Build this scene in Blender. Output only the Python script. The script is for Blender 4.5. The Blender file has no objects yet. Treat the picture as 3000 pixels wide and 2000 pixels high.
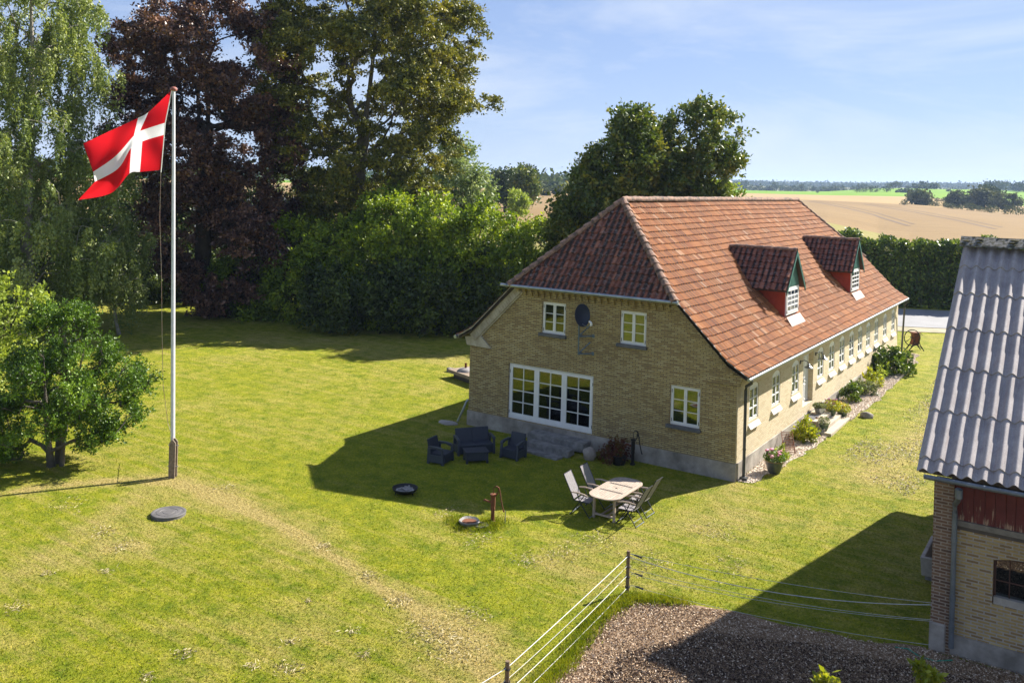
import bpy, bmesh, math, random
import numpy as np
from mathutils import Vector, Matrix, noise as mnoise
R = math.radians
rng = np.random.default_rng(7)
random.seed(7)
scene = bpy.context.scene
COL = scene.collection

# ------------------------------------------------------------------ camera
CAM = np.array([9.96682, -28.887955, 9.711506])
RT = np.array([0.83282, 0.552827, 0.028158])
UP = np.array([-0.024717, -0.013679, 0.999601])
FW = np.array([-0.552991, 0.833184, -0.002272])
F_PX = 2607.75; CY = 542.58
cd = bpy.data.cameras.new('camera'); cam = bpy.data.objects.new('camera', cd); COL.objects.link(cam)
cam.matrix_world = Matrix(((RT[0], UP[0], -FW[0], CAM[0]), (RT[1], UP[1], -FW[1], CAM[1]), (RT[2], UP[2], -FW[2], CAM[2]), (0, 0, 0, 1)))
cd.sensor_width = 36; cd.lens = F_PX / 3000 * 36; cd.shift_y = (CY - 1000) / 3000
cd.clip_start = .1; cd.clip_end = 20000
scene.camera = cam

# ------------------------------------------------------------------ light
SUN_EL = R(37.4); SUN_AZ = math.atan2(.395, .919)
w = bpy.data.worlds.new('World'); scene.world = w; w.use_nodes = True
nt = w.node_tree; nt.nodes.clear()
wo = nt.nodes.new('ShaderNodeOutputWorld'); bg = nt.nodes.new('ShaderNodeBackground')
sky = nt.nodes.new('ShaderNodeTexSky'); sky.sky_type = 'NISHITA'; sky.sun_disc = False
sky.sun_elevation = SUN_EL; sky.sun_rotation = SUN_AZ; sky.air_density = 1.0; sky.dust_density = .0; sky.ozone_density = 3.0
bg.inputs['Strength'].default_value = .052
tc = nt.nodes.new('ShaderNodeTexCoord'); mp = nt.nodes.new('ShaderNodeMapping')
mp.inputs['Rotation'].default_value = (0, R(9), R(-30)); mp.inputs['Scale'].default_value = (1.2, 1.8, 5.5)
nz = nt.nodes.new('ShaderNodeTexNoise'); nz.inputs['Scale'].default_value = 1.9; nz.inputs['Detail'].default_value = 7; nz.inputs['Roughness'].default_value = .62; nz.inputs['Distortion'].default_value = .5
cr = nt.nodes.new('ShaderNodeValToRGB'); cr.color_ramp.elements[0].position = .46; cr.color_ramp.elements[0].color = (0, 0, 0, 1)
cr.color_ramp.elements[1].position = .76; cr.color_ramp.elements[1].color = (.65, .65, .65, 1)
mx = nt.nodes.new('ShaderNodeMix'); mx.data_type = 'RGBA'; mx.inputs['B'].default_value = (6.6, 7.0, 7.6, 1)
L = nt.links.new
L(tc.outputs['Generated'], mp.inputs['Vector']); L(mp.outputs[0], nz.inputs['Vector']); L(nz.outputs['Fac'], cr.inputs['Fac'])
L(cr.outputs['Color'], mx.inputs['Factor']); gm = nt.nodes.new('ShaderNodeGamma'); gm.inputs['Gamma'].default_value = .5; L(sky.outputs[0], gm.inputs['Color']); tn = nt.nodes.new('ShaderNodeMix'); tn.data_type = 'RGBA'; tn.blend_type = 'MULTIPLY'; tn.inputs['Factor'].default_value = 1; tn.inputs['B'].default_value = (1.62, 1.82, 2.45, 1); L(gm.outputs[0], tn.inputs['A']); L(tn.outputs['Result'], mx.inputs['A']); L(mx.outputs['Result'], bg.inputs['Color']); L(bg.outputs[0], wo.inputs[0])
sl = bpy.data.lights.new('sun', 'SUN'); sl.energy = 5.0; sl.angle = R(.5); sl.color = (1, .94, .84)
so = bpy.data.objects.new('sun', sl); COL.objects.link(so)
sdir = Vector((.395, .919, math.tan(SUN_EL) * math.hypot(.395, .919))).normalized()
so.rotation_euler = sdir.to_track_quat('Z', 'Y').to_euler(); so.location = (0, 0, 60)
vs = scene.view_settings; scene.display_settings.display_device = 'sRGB'
vs.view_transform = 'Standard'; vs.look = 'None'; vs.gamma = 1; vs.use_curve_mapping = False; vs.exposure = 1.4

# ------------------------------------------------------------------ helpers: pixels of the photo -> places in the world
def hdir(px):
    return FW + RT * (px - 1500) / F_PX
def P(px, py, d):                      # point at depth d (m along the view axis)
    return CAM + d * (FW + RT * (px - 1500) / F_PX + UP * (CY - py) / F_PX)
def G(px, py, z=0.0):                  # point on the level z
    v = FW + RT * (px - 1500) / F_PX + UP * (CY - py) / F_PX
    return CAM + v * (z - CAM[2]) / v[2]
def horizon(px): return 494.4 + px * .02817

# ------------------------------------------------------------------ materials
def newmat(name):
    m = bpy.data.materials.new(name); m.use_nodes = True
    b = m.node_tree.nodes['Principled BSDF']; return m, m.node_tree, b
def nd(t, kind, **kw):
    n = t.nodes.new(kind)
    for k, v in kw.items():
        if k in n.inputs: n.inputs[k].default_value = v
        else: setattr(n, k, v)
    return n
def ramp(t, fac, stops, interp='LINEAR'):
    r = t.nodes.new('ShaderNodeValToRGB'); r.color_ramp.interpolation = interp
    e = r.color_ramp.elements
    while len(e) < len(stops): e.new(.5)
    for i, (p, c) in enumerate(stops):
        e[i].position = p; e[i].color = (c[0], c[1], c[2], 1) if len(c) == 3 else c
    t.links.new(fac, r.inputs['Fac']); return r.outputs['Color']
def mix(t, fac, a, b, mode='MIX'):
    m = t.nodes.new('ShaderNodeMix'); m.data_type = 'RGBA'; m.blend_type = mode
    for s, v in (('Factor', fac), ('A', a), ('B', b)):
        if isinstance(v, (int, float)): m.inputs[s].default_value = v
        elif isinstance(v, (tuple, list)): m.inputs[s].default_value = (v[0], v[1], v[2], 1)
        else: t.links.new(v, m.inputs[s])
    return m.outputs['Result']
def noise(t, scale, detail=4, vec=None, rough=.6, w=None, dist=0):
    n = nd(t, 'ShaderNodeTexNoise', Scale=scale, Detail=detail, Roughness=rough, Distortion=dist)
    if vec is not None: t.links.new(vec, n.inputs['Vector'])
    return n.outputs['Fac']
def coord(t, kind='Object', scale=None, rot=None, loc=None):
    c = t.nodes.new('ShaderNodeTexCoord').outputs[kind]
    if kind == 'World': pass
    if scale or rot or loc:
        m = t.nodes.new('ShaderNodeMapping'); t.links.new(c, m.inputs['Vector'])
        if scale: m.inputs['Scale'].default_value = scale
        if rot: m.inputs['Rotation'].default_value = rot
        if loc: m.inputs['Location'].default_value = loc
        return m.outputs[0]
    return c
def bump(t, b, h, dist=.01, strength=.6):
    n = nd(t, 'ShaderNodeBump', Strength=strength, Distance=dist); t.links.new(h, n.inputs['Height']); t.links.new(n.outputs[0], b.inputs['Normal'])
def plain(name, a, b2=None, scale=6, rough=.7, metal=0, bumpd=.003, spec=None, lo=.35, hi=.7, fine=None):
    m, t, b = newmat(name); b.inputs['Roughness'].default_value = rough; b.inputs['Metallic'].default_value = metal
    if spec is not None: b.inputs['Specular IOR Level'].default_value = spec
    v = coord(t)
    n = noise(t, scale, 6, v)
    c = ramp(t, n, [(lo, a), (hi, b2 or tuple(x * .75 for x in a))])
    n2 = noise(t, fine or scale * 9, 3, v)
    c = mix(t, .35, c, mix(t, n2, (.25, .25, .25), (.75, .75, .75)), 'OVERLAY')
    t.links.new(c, b.inputs['Base Color']); bump(t, b, n2, bumpd)
    return m
def M_brick(name, c1, c2, c3, mortar, scale=1.0, dirt=(.12, .09, .045), dirtamt=.55, bw=.24, bh=.067):
    m, t, b = newmat(name); b.inputs['Roughness'].default_value = .9; b.inputs['Specular IOR Level'].default_value = .2
    uv = coord(t, 'UV')
    br = nd(t, 'ShaderNodeTexBrick', Scale=1.0); br.offset = .5
    br.inputs['Brick Width'].default_value = bw; br.inputs['Row Height'].default_value = bh
    br.inputs['Mortar Size'].default_value = .0125; br.inputs['Mortar Smooth'].default_value = .1; br.inputs['Bias'].default_value = 0
    br.inputs['Color1'].default_value = (0, 0, 0, 1); br.inputs['Color2'].default_value = (1, 1, 1, 1); br.inputs['Mortar'].default_value = (.5, .5, .5, 1)
    t.links.new(uv, br.inputs['Vector'])
    # per brick tone
    mpn = nd(t, 'ShaderNodeMapping'); mpn.inputs['Scale'].default_value = (3.1, 14.9, 1); t.links.new(uv, mpn.inputs['Vector'])
    pn = noise(t, 1.0, 1, mpn.outputs[0])
    per = mix(t, .15, br.outputs['Color'], mix(t, pn, (0, 0, 0), (1, 1, 1)))
    col = ramp(t, per, [(.15, c3), (.42, c1), (.62, c2), (.9, c1)])
    big = noise(t, .45, 8, uv, .72); mid = noise(t, 5, 6, uv, .7)
    fine = noise(t, 60, 3, uv)
    col = mix(t, ramp(t, fine, [(.3, (0, 0, 0)), (.75, (.35, .35, .35))]), col, tuple(x * .55 for x in c1))
    col = mix(t, br.outputs['Fac'], col, mortar)
    d = mix(t, .5, ramp(t, big, [(.42, (0, 0, 0)), (.68, (1, 1, 1))]), ramp(t, mid, [(.4, (0, 0, 0)), (.72, (1, 1, 1))]))
    dm = nd(t, 'ShaderNodeMath', operation='MULTIPLY'); t.links.new(d, dm.inputs[0]); dm.inputs[1].default_value = dirtamt
    col = mix(t, dm.outputs[0], col, dirt)
    t.links.new(col, b.inputs['Base Color'])
    inv = nd(t, 'ShaderNodeMath', operation='SUBTRACT'); inv.inputs[0].default_value = 1; t.links.new(br.outputs['Fac'], inv.inputs[1])
    ad = nd(t, 'ShaderNodeMath', operation='ADD'); t.links.new(inv.outputs[0], ad.inputs[0]); t.links.new(fine, ad.inputs[1])
    bump(t, b, ad.outputs[0], .008, .8)
    return m
def M_attr(name, stops, rough=.7, noise_scale=None, spec=.3, big=None):
    m, t, b = newmat(name); b.inputs['Roughness'].default_value = rough; b.inputs['Specular IOR Level'].default_value = spec
    a = nd(t, 'ShaderNodeAttribute', attribute_name='tint')
    c = ramp(t, a.outputs['Fac'], stops)
    t.links.new(c, b.inputs['Base Color']); return m, t, b, c
def M_leaf(name, dark, mid, light, trans=.35, rough=.5, spec=.4, nscale=.35):
    m, t, b = newmat(name)
    a = nd(t, 'ShaderNodeAttribute', attribute_name='tint')
    n = noise(t, nscale, 3, coord(t))
    f = nd(t, 'ShaderNodeMath', operation='ADD'); t.links.new(a.outputs['Fac'], f.inputs[0])
    n2 = nd(t, 'ShaderNodeMath', operation='MULTIPLY_ADD'); t.links.new(n, n2.inputs[0]); n2.inputs[1].default_value = 1.2; n2.inputs[2].default_value = -.6
    t.links.new(n2.outputs[0], f.inputs[1])
    c = ramp(t, f.outputs[0], [(.05, dark), (.5, mid), (.95, light)])
    b.inputs['Roughness'].default_value = rough; b.inputs['Specular IOR Level'].default_value = spec
    t.links.new(c, b.inputs['Base Color'])
    tr = nd(t, 'ShaderNodeBsdfTranslucent'); hs = mix(t, 1.0, c, (1.25, 1.2, .6), 'MULTIPLY'); t.links.new(hs, tr.inputs['Color'])
    ms = nd(t, 'ShaderNodeMixShader'); ms.inputs[0].default_value = trans
    o = t.nodes['Material Output']; t.links.new(b.outputs[0], ms.inputs[1]); t.links.new(tr.outputs[0], ms.inputs[2]); t.links.new(ms.outputs[0], o.inputs['Surface'])
    return m

def M_ground_grass(name, is_blade=False):
    m, t, b = newmat(name); b.inputs['Roughness'].default_value = .85; b.inputs['Specular IOR Level'].default_value = .15
    geo = t.nodes.new('ShaderNodeNewGeometry').outputs['Position']
    n1 = noise(t, .22, 5, geo, .65); n2 = noise(t, 1.6, 6, geo, .7); n3 = noise(t, 14, 5, geo, .75); n4 = noise(t, 60, 3, geo, .8)
    mp1 = nd(t, 'ShaderNodeMapping'); mp1.inputs['Rotation'].default_value = (0, 0, R(-28)); mp1.inputs['Scale'].default_value = (.35, 4.5, 1); t.links.new(geo, mp1.inputs['Vector'])
    n5 = noise(t, .8, 4, mp1.outputs[0], .65)
    at = nd(t, 'ShaderNodeAttribute', attribute_name='dry')
    green = ramp(t, n2, [(.3, (.13, .19, .008)), (.5, (.26, .285, .013)), (.7, (.38, .37, .02))])
    tan = ramp(t, n3, [(.3, (.33, .25, .08)), (.7, (.54, .44, .17))])
    # dryness = noise mix + painted wear
    s = nd(t, 'ShaderNodeMath', operation='ADD'); t.links.new(n1, s.inputs[0]); t.links.new(n5, s.inputs[1])
    s2 = nd(t, 'ShaderNodeMath', operation='MULTIPLY_ADD'); t.links.new(n2, s2.inputs[0]); s2.inputs[1].default_value = .9; t.links.new(s.outputs[0], s2.inputs[2])
    s3 = nd(t, 'ShaderNodeMath', operation='ADD'); t.links.new(s2.outputs[0], s3.inputs[0]); t.links.new(at.outputs['Fac'], s3.inputs[1])
    dry = ramp(t, s3.outputs[0], [(.0, (0, 0, 0)), (1, (1, 1, 1))])
    mr = nd(t, 'ShaderNodeMapRange'); t.links.new(s3.outputs[0], mr.inputs['Value']); mr.inputs['From Min'].default_value = 1.38; mr.inputs['From Max'].default_value = 2.0
    c = mix(t, mr.outputs[0], green, tan)
    f = ramp(t, n3, [(.3, (.38, .44, .3)), (.5, (.95, .95, .95)), (.68, (1.35, 1.28, 1.2))])
    n6 = noise(t, 5.5, 6, geo, .8)
    cl = ramp(t, n6, [(.56, (0, 0, 0)), (.66, (1, 1, 1))]); c = mix(t, mix(t, .8, (0, 0, 0), cl), c, mix(t, n3, (.32, .27, .07), (.56, .48, .15)))
    dk = ramp(t, n6, [(.32, (1, 1, 1)), (.42, (0, 0, 0))]); c = mix(t, mix(t, .4, (0, 0, 0), dk), c, (.13, .2, .01))
    c = mix(t, .9, c, f, 'MULTIPLY')
    f2 = ramp(t, n4, [(.3, (.5, .55, .4)), (.5, (1, 1, 1)), (.75, (1.4, 1.35, 1.15))])
    c = mix(t, .8, c, f2, 'MULTIPLY')
    if is_blade:
        a = nd(t, 'ShaderNodeAttribute', attribute_name='tint')
        c = mix(t, 1.0, c, ramp(t, a.outputs['Fac'], [(0, (.6, .75, .5)), (.5, (1, 1.05, .9)), (1, (1.45, 1.3, 1.25))]), 'MULTIPLY')
        tr = nd(t, 'ShaderNodeBsdfTranslucent'); t.links.new(c, tr.inputs['Color'])
        ms = nd(t, 'ShaderNodeMixShader'); ms.inputs[0].default_value = .35
        o = t.nodes['Material Output']; t.links.new(b.outputs[0], ms.inputs[1]); t.links.new(tr.outputs[0], ms.inputs[2]); t.links.new(ms.outputs[0], o.inputs['Surface'])
    t.links.new(c, b.inputs['Base Color'])
    if not is_blade:
        h = nd(t, 'ShaderNodeMath', operation='ADD'); t.links.new(n3, h.inputs[0]); t.links.new(n4, h.inputs[1])
        bump(t, b, h.outputs[0], .06, .9)
    return m

MAT = {}
MAT['brick_gable'] = M_brick('dark jointed yellow brick', (.54, .41, .17), (.64, .53, .27), (.36, .25, .11), (.2, .165, .11), dirt=(.17, .13, .065), dirtamt=.75)  # deeper brick tones, darker joints and heavier dirt than the side wall
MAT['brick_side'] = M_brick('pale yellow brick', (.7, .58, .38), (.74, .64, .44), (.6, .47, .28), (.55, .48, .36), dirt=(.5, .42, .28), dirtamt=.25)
MAT['brick_barn'] = M_brick('barn brick', (.46, .31, .11), (.55, .41, .17), (.26, .16, .07), (.42, .38, .32), dirt=(.22, .15, .08), dirtamt=.6)
MAT['brick_red'] = M_brick('red barn brick', (.2, .11, .065), (.28, .17, .1), (.12, .07, .05), (.34, .28, .22), dirt=(.12, .08, .05), dirtamt=.5)
MAT['verge_lit'] = plain('lit verge brick', (.5, .45, .35), (.3, .26, .19), 3.5, .9)  # left verge: light falling on it is put into a paler brick colour
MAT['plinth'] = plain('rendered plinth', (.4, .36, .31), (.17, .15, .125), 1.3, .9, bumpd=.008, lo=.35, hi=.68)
MAT['white'] = plain('white paint', (.8, .8, .79), (.72, .72, .7), 3, .45, bumpd=.0005)
MAT['white_masonry'] = plain('white painted sill', (.62, .58, .51), (.46, .42, .36), 4, .8)
MAT['slate'] = plain('slate sill', (.07, .075, .095), (.12, .12, .13), 6, .5)
MAT['zinc'] = plain('zinc', (.4, .43, .45), (.26, .29, .31), 4, .35, .7)
MAT['pipe_dark'] = plain('dark grey pipe', (.07, .075, .085), (.045, .05, .055), 5, .4, .3)
MAT['green_paint'] = plain('dark green paint', (.012, .085, .065), (.02, .11, .085), 5, .5)
MAT['red_render'] = plain('red render', (.5, .075, .03), (.42, .055, .022), 4, .8)
MAT['stone'] = plain('granite', (.3, .285, .265), (.13, .125, .115), 4, .9, bumpd=.05)
MAT['concrete'] = plain('step concrete', (.5, .43, .33), (.36, .3, .23), 3, .9)
MAT['rust'] = plain('rust', (.2, .065, .025), (.09, .035, .018), 9, .85, .1, bumpd=.004)
MAT['black_iron'] = plain('black iron', (.012, .012, .014), (.02, .018, .018), 8, .5, .3)
MAT['zinc_old'] = plain('old dull zinc', (.17, .19, .21), (.1, .115, .13), 4, .5, .3)
MAT['dark_rust'] = plain('dark rust', (.09, .035, .02), (.05, .025, .018), 8, .8)
MAT['rattan'] = plain('graphite resin', (.03, .036, .052), (.02, .024, .036), 30, .55, bumpd=.004)
MAT['rattan_arm'] = plain('graphite smooth resin', (.05, .06, .075), (.04, .046, .06), 20, .45)
MAT['teak'] = plain('grey weathered teak', (.42, .33, .26), (.3, .235, .18), 9, .75)
MAT['dark_wood'] = plain('dark gap', (.1, .08, .065), (.07, .055, .045), 9, .8)
MAT['arm_wood'] = plain('chair arm wood', (.5, .38, .28), (.4, .3, .22), 8, .6)
MAT['chair_slat'] = plain('grey textilene', (.3, .28, .29), (.24, .22, .23), 12, .6)
MAT['chair_frame'] = plain('dark frame', (.02, .02, .024), (.03, .03, .034), 10, .4, .4)
MAT['post_wood'] = plain('old post', (.2, .13, .07), (.1, .07, .045), 12, .85)
MAT['sock_wood'] = plain('pole socket wood', (.26, .2, .15), (.13, .1, .075), 10, .8)
MAT['rope'] = plain('white cord', (.75, .75, .72), (.6, .6, .57), 20, .7)
MAT['wire'] = plain('fence wire', (.5, .5, .46), (.36, .36, .33), 20, .6)
MAT['cord_red'] = plain('flag line', (.3, .3, .22), (.35, .12, .1), 3, .7)
MAT['handle'] = plain('gate handle', (.03, .03, .03), (.02, .02, .02), 5, .4)
MAT['manhole'] = plain('manhole lid', (.16, .15, .15), (.11, .105, .1), 5, .6, .2, bumpd=.004)
MAT['ash'] = plain('ash', (.5, .48, .45), (.25, .23, .22), 9, .95)
MAT['soil'] = plain('dark soil', (.05, .032, .022), (.03, .02, .014), 8, .95)
MAT['asphalt'] = plain('asphalt', (.27, .27, .28), (.22, .22, .225), .6, .85, fine=40)
MAT['terracotta'] = plain('terracotta', (.42, .17, .08), (.3, .12, .06), 8, .8)
MAT['green_glaze'] = plain('green glaze', (.05, .1, .055), (.03, .055, .035), 6, .3)
MAT['blue_glaze'] = plain('blue glaze', (.03, .04, .09), (.02, .02, .04), 6, .25)
MAT['grey_glaze'] = plain('grey glaze', (.1, .11, .11), (.05, .055, .06), 7, .3)
MAT['glaze_rim'] = plain('ochre rim', (.25, .17, .05), (.16, .1, .04), 7, .35)
MAT['pink'] = plain('pink petals', (.75, .2, .36), (.8, .42, .52), 25, .6)
MAT['darkpink'] = plain('plum petals', (.3, .07, .13), (.5, .18, .26), 25, .6)
MAT['yellow_fl'] = plain('yellow petals', (.75, .6, .03), (.8, .45, .03), 25, .6)
MAT['bark_dark'] = plain('dark bark', (.06, .045, .035), (.035, .028, .022), 3, .95, bumpd=.03)
MAT['bark_grey'] = plain('grey beech bark', (.15, .13, .1), (.07, .06, .045), 2, .9, bumpd=.02)
MAT['bark_birch'] = plain('birch bark', (.38, .35, .3), (.12, .1, .08), 2, .85, bumpd=.01)
MAT['hose'] = plain('green hose', (.03, .25, .15), (.03, .2, .12), 9, .5)
MAT['moss'] = plain('lichen ridge', (.22, .21, .2), (.05, .05, .025), 12, .95, bumpd=.03, lo=.42, hi=.58)
MAT['beam'] = plain('weathered beam', (.23, .2, .16), (.14, .12, .1), 6, .9)
MAT['dish'] = plain('dish blue black', (.012, .02, .045), (.018, .026, .05), 4, .45)
MAT['bracket'] = plain('galvanised bracket', (.14, .2, .25), (.1, .14, .18), 6, .5, .4)
MAT['interior'] = plain('dim interior plaster', (.25, .22, .18), (.2, .18, .15), 2, .9)
MAT['log'] = plain('charred log', (.38, .35, .32), (.08, .07, .07), 9, .9)
MAT['iron_lid'] = plain('iron lid', (.3, .28, .27), (.2, .18, .17), 6, .6)
MAT['flat_grey'] = plain('fibre roof', (.2, .2, .2), (.14, .14, .14), 2, .9)
MAT['render_white'] = plain('white render', (.75, .74, .72), (.66, .65, .62), 1, .9)
def M_glass():
    m, t, b = newmat('window glass')
    t.nodes.remove(b); o = t.nodes['Material Output']
    g = nd(t, 'ShaderNodeBsdfGlossy', Roughness=.015); g.inputs['Color'].default_value = (.95, .98, 1, 1)
    tr = nd(t, 'ShaderNodeBsdfTransparent'); tr.inputs['Color'].default_value = (.62, .68, .66, 1)
    fr = nd(t, 'ShaderNodeFresnel', IOR=2.0); ms = nd(t, 'ShaderNodeMixShader')
    t.links.new(fr.outputs[0], ms.inputs[0]); t.links.new(tr.outputs[0], ms.inputs[1]); t.links.new(g.outputs[0], ms.inputs[2]); t.links.new(ms.outputs[0], o.inputs['Surface'])
    return m
MAT['glass'] = M_glass()
def M_tile(name, stops, stain=.75, lichen=.12):
    m, t, b, c = M_attr(name, stops, .8, spec=.25)
    v = coord(t, 'UV')
    mp_ = nd(t, 'ShaderNodeMapping'); mp_.inputs['Scale'].default_value = (2.8, .42, 1); t.links.new(v, mp_.inputs['Vector'])
    n = noise(t, 2.2, 5, mp_.outputs[0], .7)
    v2 = nd(t, 'ShaderNodeMapping'); v2.inputs['Scale'].default_value = (4.17, 1.6, 1); t.links.new(v, v2.inputs['Vector'])
    n1 = noise(t, 1.6, 2, v2.outputs[0], .5)
    a2 = nd(t, 'ShaderNodeAttribute', attribute_name='stain')
    s = nd(t, 'ShaderNodeMath', operation='MULTIPLY_ADD'); t.links.new(n, s.inputs[0]); s.inputs[1].default_value = 1.25; t.links.new(a2.outputs['Fac'], s.inputs[2])
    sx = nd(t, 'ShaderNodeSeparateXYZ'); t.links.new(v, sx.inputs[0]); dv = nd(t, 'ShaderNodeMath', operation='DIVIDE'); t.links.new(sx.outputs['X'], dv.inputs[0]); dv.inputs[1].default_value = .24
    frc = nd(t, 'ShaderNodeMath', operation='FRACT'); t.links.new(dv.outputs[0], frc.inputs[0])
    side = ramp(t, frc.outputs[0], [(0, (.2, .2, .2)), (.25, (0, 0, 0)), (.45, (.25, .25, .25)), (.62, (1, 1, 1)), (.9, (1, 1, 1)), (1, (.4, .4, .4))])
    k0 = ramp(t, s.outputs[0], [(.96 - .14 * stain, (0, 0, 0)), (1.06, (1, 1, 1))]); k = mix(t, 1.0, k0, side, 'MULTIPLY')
    c = mix(t, .7, c, ramp(t, frc.outputs[0], [(0, (.8, .8, .8)), (.25, (1.1, 1.1, 1.1)), (.55, (1, 1, 1)), (.8, (.25, .2, .2)), (.95, (.3, .25, .25)), (1, (.6, .55, .55))]), 'MULTIPLY')  # groove shade and a lighter crest put into each tile's colour
    c2 = mix(t, k, c, (.035, .025, .022))
    f = noise(t, 45, 3, v)
    c2 = mix(t, .5, c2, ramp(t, f, [(.3, (.75, .75, .75)), (.7, (1.15, 1.15, 1.15))]), 'MULTIPLY')
    li = noise(t, 7, 5, v, .75)
    c2 = mix(t, ramp(t, li, [(.66 - lichen * .3, (0, 0, 0)), (.74, (.8, .8, .8))]), c2, (.3, .28, .27))
    t.links.new(c2, b.inputs['Base Color']); bump(t, b, f, .004)
    return m
MAT['tile'] = M_tile('orange pantile', [(0, (.27, .088, .027)), (.4, (.34, .12, .034)), (.9, (.4, .15, .045)), (1, (.46, .25, .13))])
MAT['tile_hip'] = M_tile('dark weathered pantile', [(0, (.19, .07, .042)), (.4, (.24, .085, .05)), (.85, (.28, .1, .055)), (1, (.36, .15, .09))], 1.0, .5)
MAT['tile_ridge'] = plain('lichened ridge tile', (.36, .21, .14), (.1, .075, .062), 5, .9, bumpd=.008, lo=.38, hi=.62)
def M_corr():
    m, t, b = newmat('corrugated fibre cement'); b.inputs['Roughness'].default_value = .75; b.inputs['Specular IOR Level'].default_value = .35
    v = coord(t); n = noise(t, 3, 7, v, .7); n2 = noise(t, 45, 4, v, .7)
    st = nd(t, 'ShaderNodeMapping'); st.inputs['Scale'].default_value = (7, .5, .5); t.links.new(v, st.inputs['Vector']); n3 = noise(t, 3, 4, st.outputs[0], .7)
    c = ramp(t, n, [(.3, (.3, .27, .27)), (.7, (.46, .42, .41))])
    c = mix(t, ramp(t, n3, [(.48, (0, 0, 0)), (.7, (.55, .55, .55))]), c, (.3, .23, .22))
    c = mix(t, .6, c, ramp(t, n2, [(.35, (.6, .6, .6)), (.65, (1.15, 1.15, 1.15))]), 'MULTIPLY')
    t.links.new(c, b.inputs['Base Color']); bump(t, b, n2, .006); return m
MAT['corr'] = M_corr()
def M_boards():
    m, t, b = newmat('flaking red boards'); b.inputs['Roughness'].default_value = .85
    v = coord(t, 'UV'); st = nd(t, 'ShaderNodeMapping'); st.inputs['Scale'].default_value = (9, .9, 1); t.links.new(v, st.inputs['Vector'])
    n = noise(t, 2.2, 6, st.outputs[0], .7); n2 = noise(t, 3, 4, v)
    sx = nd(t, 'ShaderNodeSeparateXYZ'); t.links.new(v, sx.inputs[0])
    a = nd(t, 'ShaderNodeMapRange'); t.links.new(sx.outputs['Y'], a.inputs['Value']); a.inputs['From Min'].default_value = 3.45; a.inputs['From Max'].default_value = 2.9; a.inputs['To Max'].default_value = .2
    s = nd(t, 'ShaderNodeMath', operation='ADD'); t.links.new(n, s.inputs[0]); t.links.new(a.outputs[0], s.inputs[1])
    c = ramp(t, n2, [(.3, (.085, .016, .013)), (.7, (.14, .026, .02))])
    c = mix(t, ramp(t, s.outputs[0], [(.7, (0, 0, 0)), (.78, (1, 1, 1))]), c, (.36, .24, .16))
    t.links.new(c, b.inputs['Base Color']); bump(t, b, n, .004); return m
MAT['boards'] = M_boards()
def M_teak():
    m, t, b = newmat('weathered teak planks'); b.inputs['Roughness'].default_value = .75
    v = coord(t); st = nd(t, 'ShaderNodeMapping'); st.inputs['Scale'].default_value = (11, 1.4, 1); t.links.new(v, st.inputs['Vector'])
    n = noise(t, 2.5, 6, st.outputs[0], .7)
    c = ramp(t, n, [(.3, (.25, .19, .145)), (.5, (.4, .32, .25)), (.7, (.52, .43, .35))])
    t.links.new(c, b.inputs['Base Color']); bump(t, b, n, .002); return m
MAT['teak_top'] = M_teak()
def M_flag():
    m, t, b = newmat('red and white cloth'); b.inputs['Roughness'].default_value = .8; b.inputs['Specular IOR Level'].default_value = .1
    v = coord(t, 'UV'); sx = nd(t, 'ShaderNodeSeparateXYZ'); t.links.new(v, sx.inputs[0])
    def band(o, c, wd):
        k = nd(t, 'ShaderNodeMath', operation='COMPARE'); t.links.new(o, k.inputs[0]); k.inputs[1].default_value = c; k.inputs[2].default_value = wd; return k.outputs[0]
    a = nd(t, 'ShaderNodeMath', operation='MAXIMUM'); t.links.new(band(sx.outputs['X'], .378, .054), a.inputs[0]); t.links.new(band(sx.outputs['Y'], .5, .0715), a.inputs[1])
    c = mix(t, a.outputs[0], (.62, .012, .02), (.82, .82, .85)); t.links.new(c, b.inputs['Base Color'])
    tr = nd(t, 'ShaderNodeBsdfTranslucent'); t.links.new(c, tr.inputs['Color']); ms = nd(t, 'ShaderNodeMixShader'); ms.inputs[0].default_value = .45
    o = t.nodes['Material Output']; t.links.new(b.outputs[0], ms.inputs[1]); t.links.new(tr.outputs[0], ms.inputs[2]); t.links.new(ms.outputs[0], o.inputs['Surface'])
    return m
MAT['flag'] = M_flag()
def M_field(name, stops, rows=(.05, 1.3, 1), rot=0, sc=1.5, fine=10, lines=0):
    m, t, b = newmat(name); b.inputs['Roughness'].default_value = .95; b.inputs['Specular IOR Level'].default_value = .1
    geo = t.nodes.new('ShaderNodeNewGeometry').outputs['Position']
    mp_ = nd(t, 'ShaderNodeMapping'); mp_.inputs['Rotation'].default_value = (0, 0, R(rot)); mp_.inputs['Scale'].default_value = rows; t.links.new(geo, mp_.inputs['Vector'])
    n = noise(t, sc, 4, mp_.outputs[0]); n2 = noise(t, .012, 4, geo); n3 = noise(t, fine * .1, 5, geo, .8)
    c = ramp(t, mix(t, .5, n, n2), [(.35, stops[0]), (.65, stops[1])])
    c = mix(t, .5, c, ramp(t, n3, [(.3, (.75, .75, .75)), (.7, (1.2, 1.2, 1.2))]), 'MULTIPLY')
    at = nd(t, 'ShaderNodeAttribute', attribute_name='dry')
    c = mix(t, at.outputs['Fac'], c, stops[2] if len(stops) > 2 else stops[0])
    t.links.new(c, b.inputs['Base Color']); return m
MAT['grass'] = M_ground_grass('lawn grass'); MAT['blade'] = M_ground_grass('grass blades', True)
MAT['f_strip'] = M_field('stubble with green strips', [(.19, .19, .05), (.3, .24, .1)], (.06, .5, 1), -24, 1)
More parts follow.
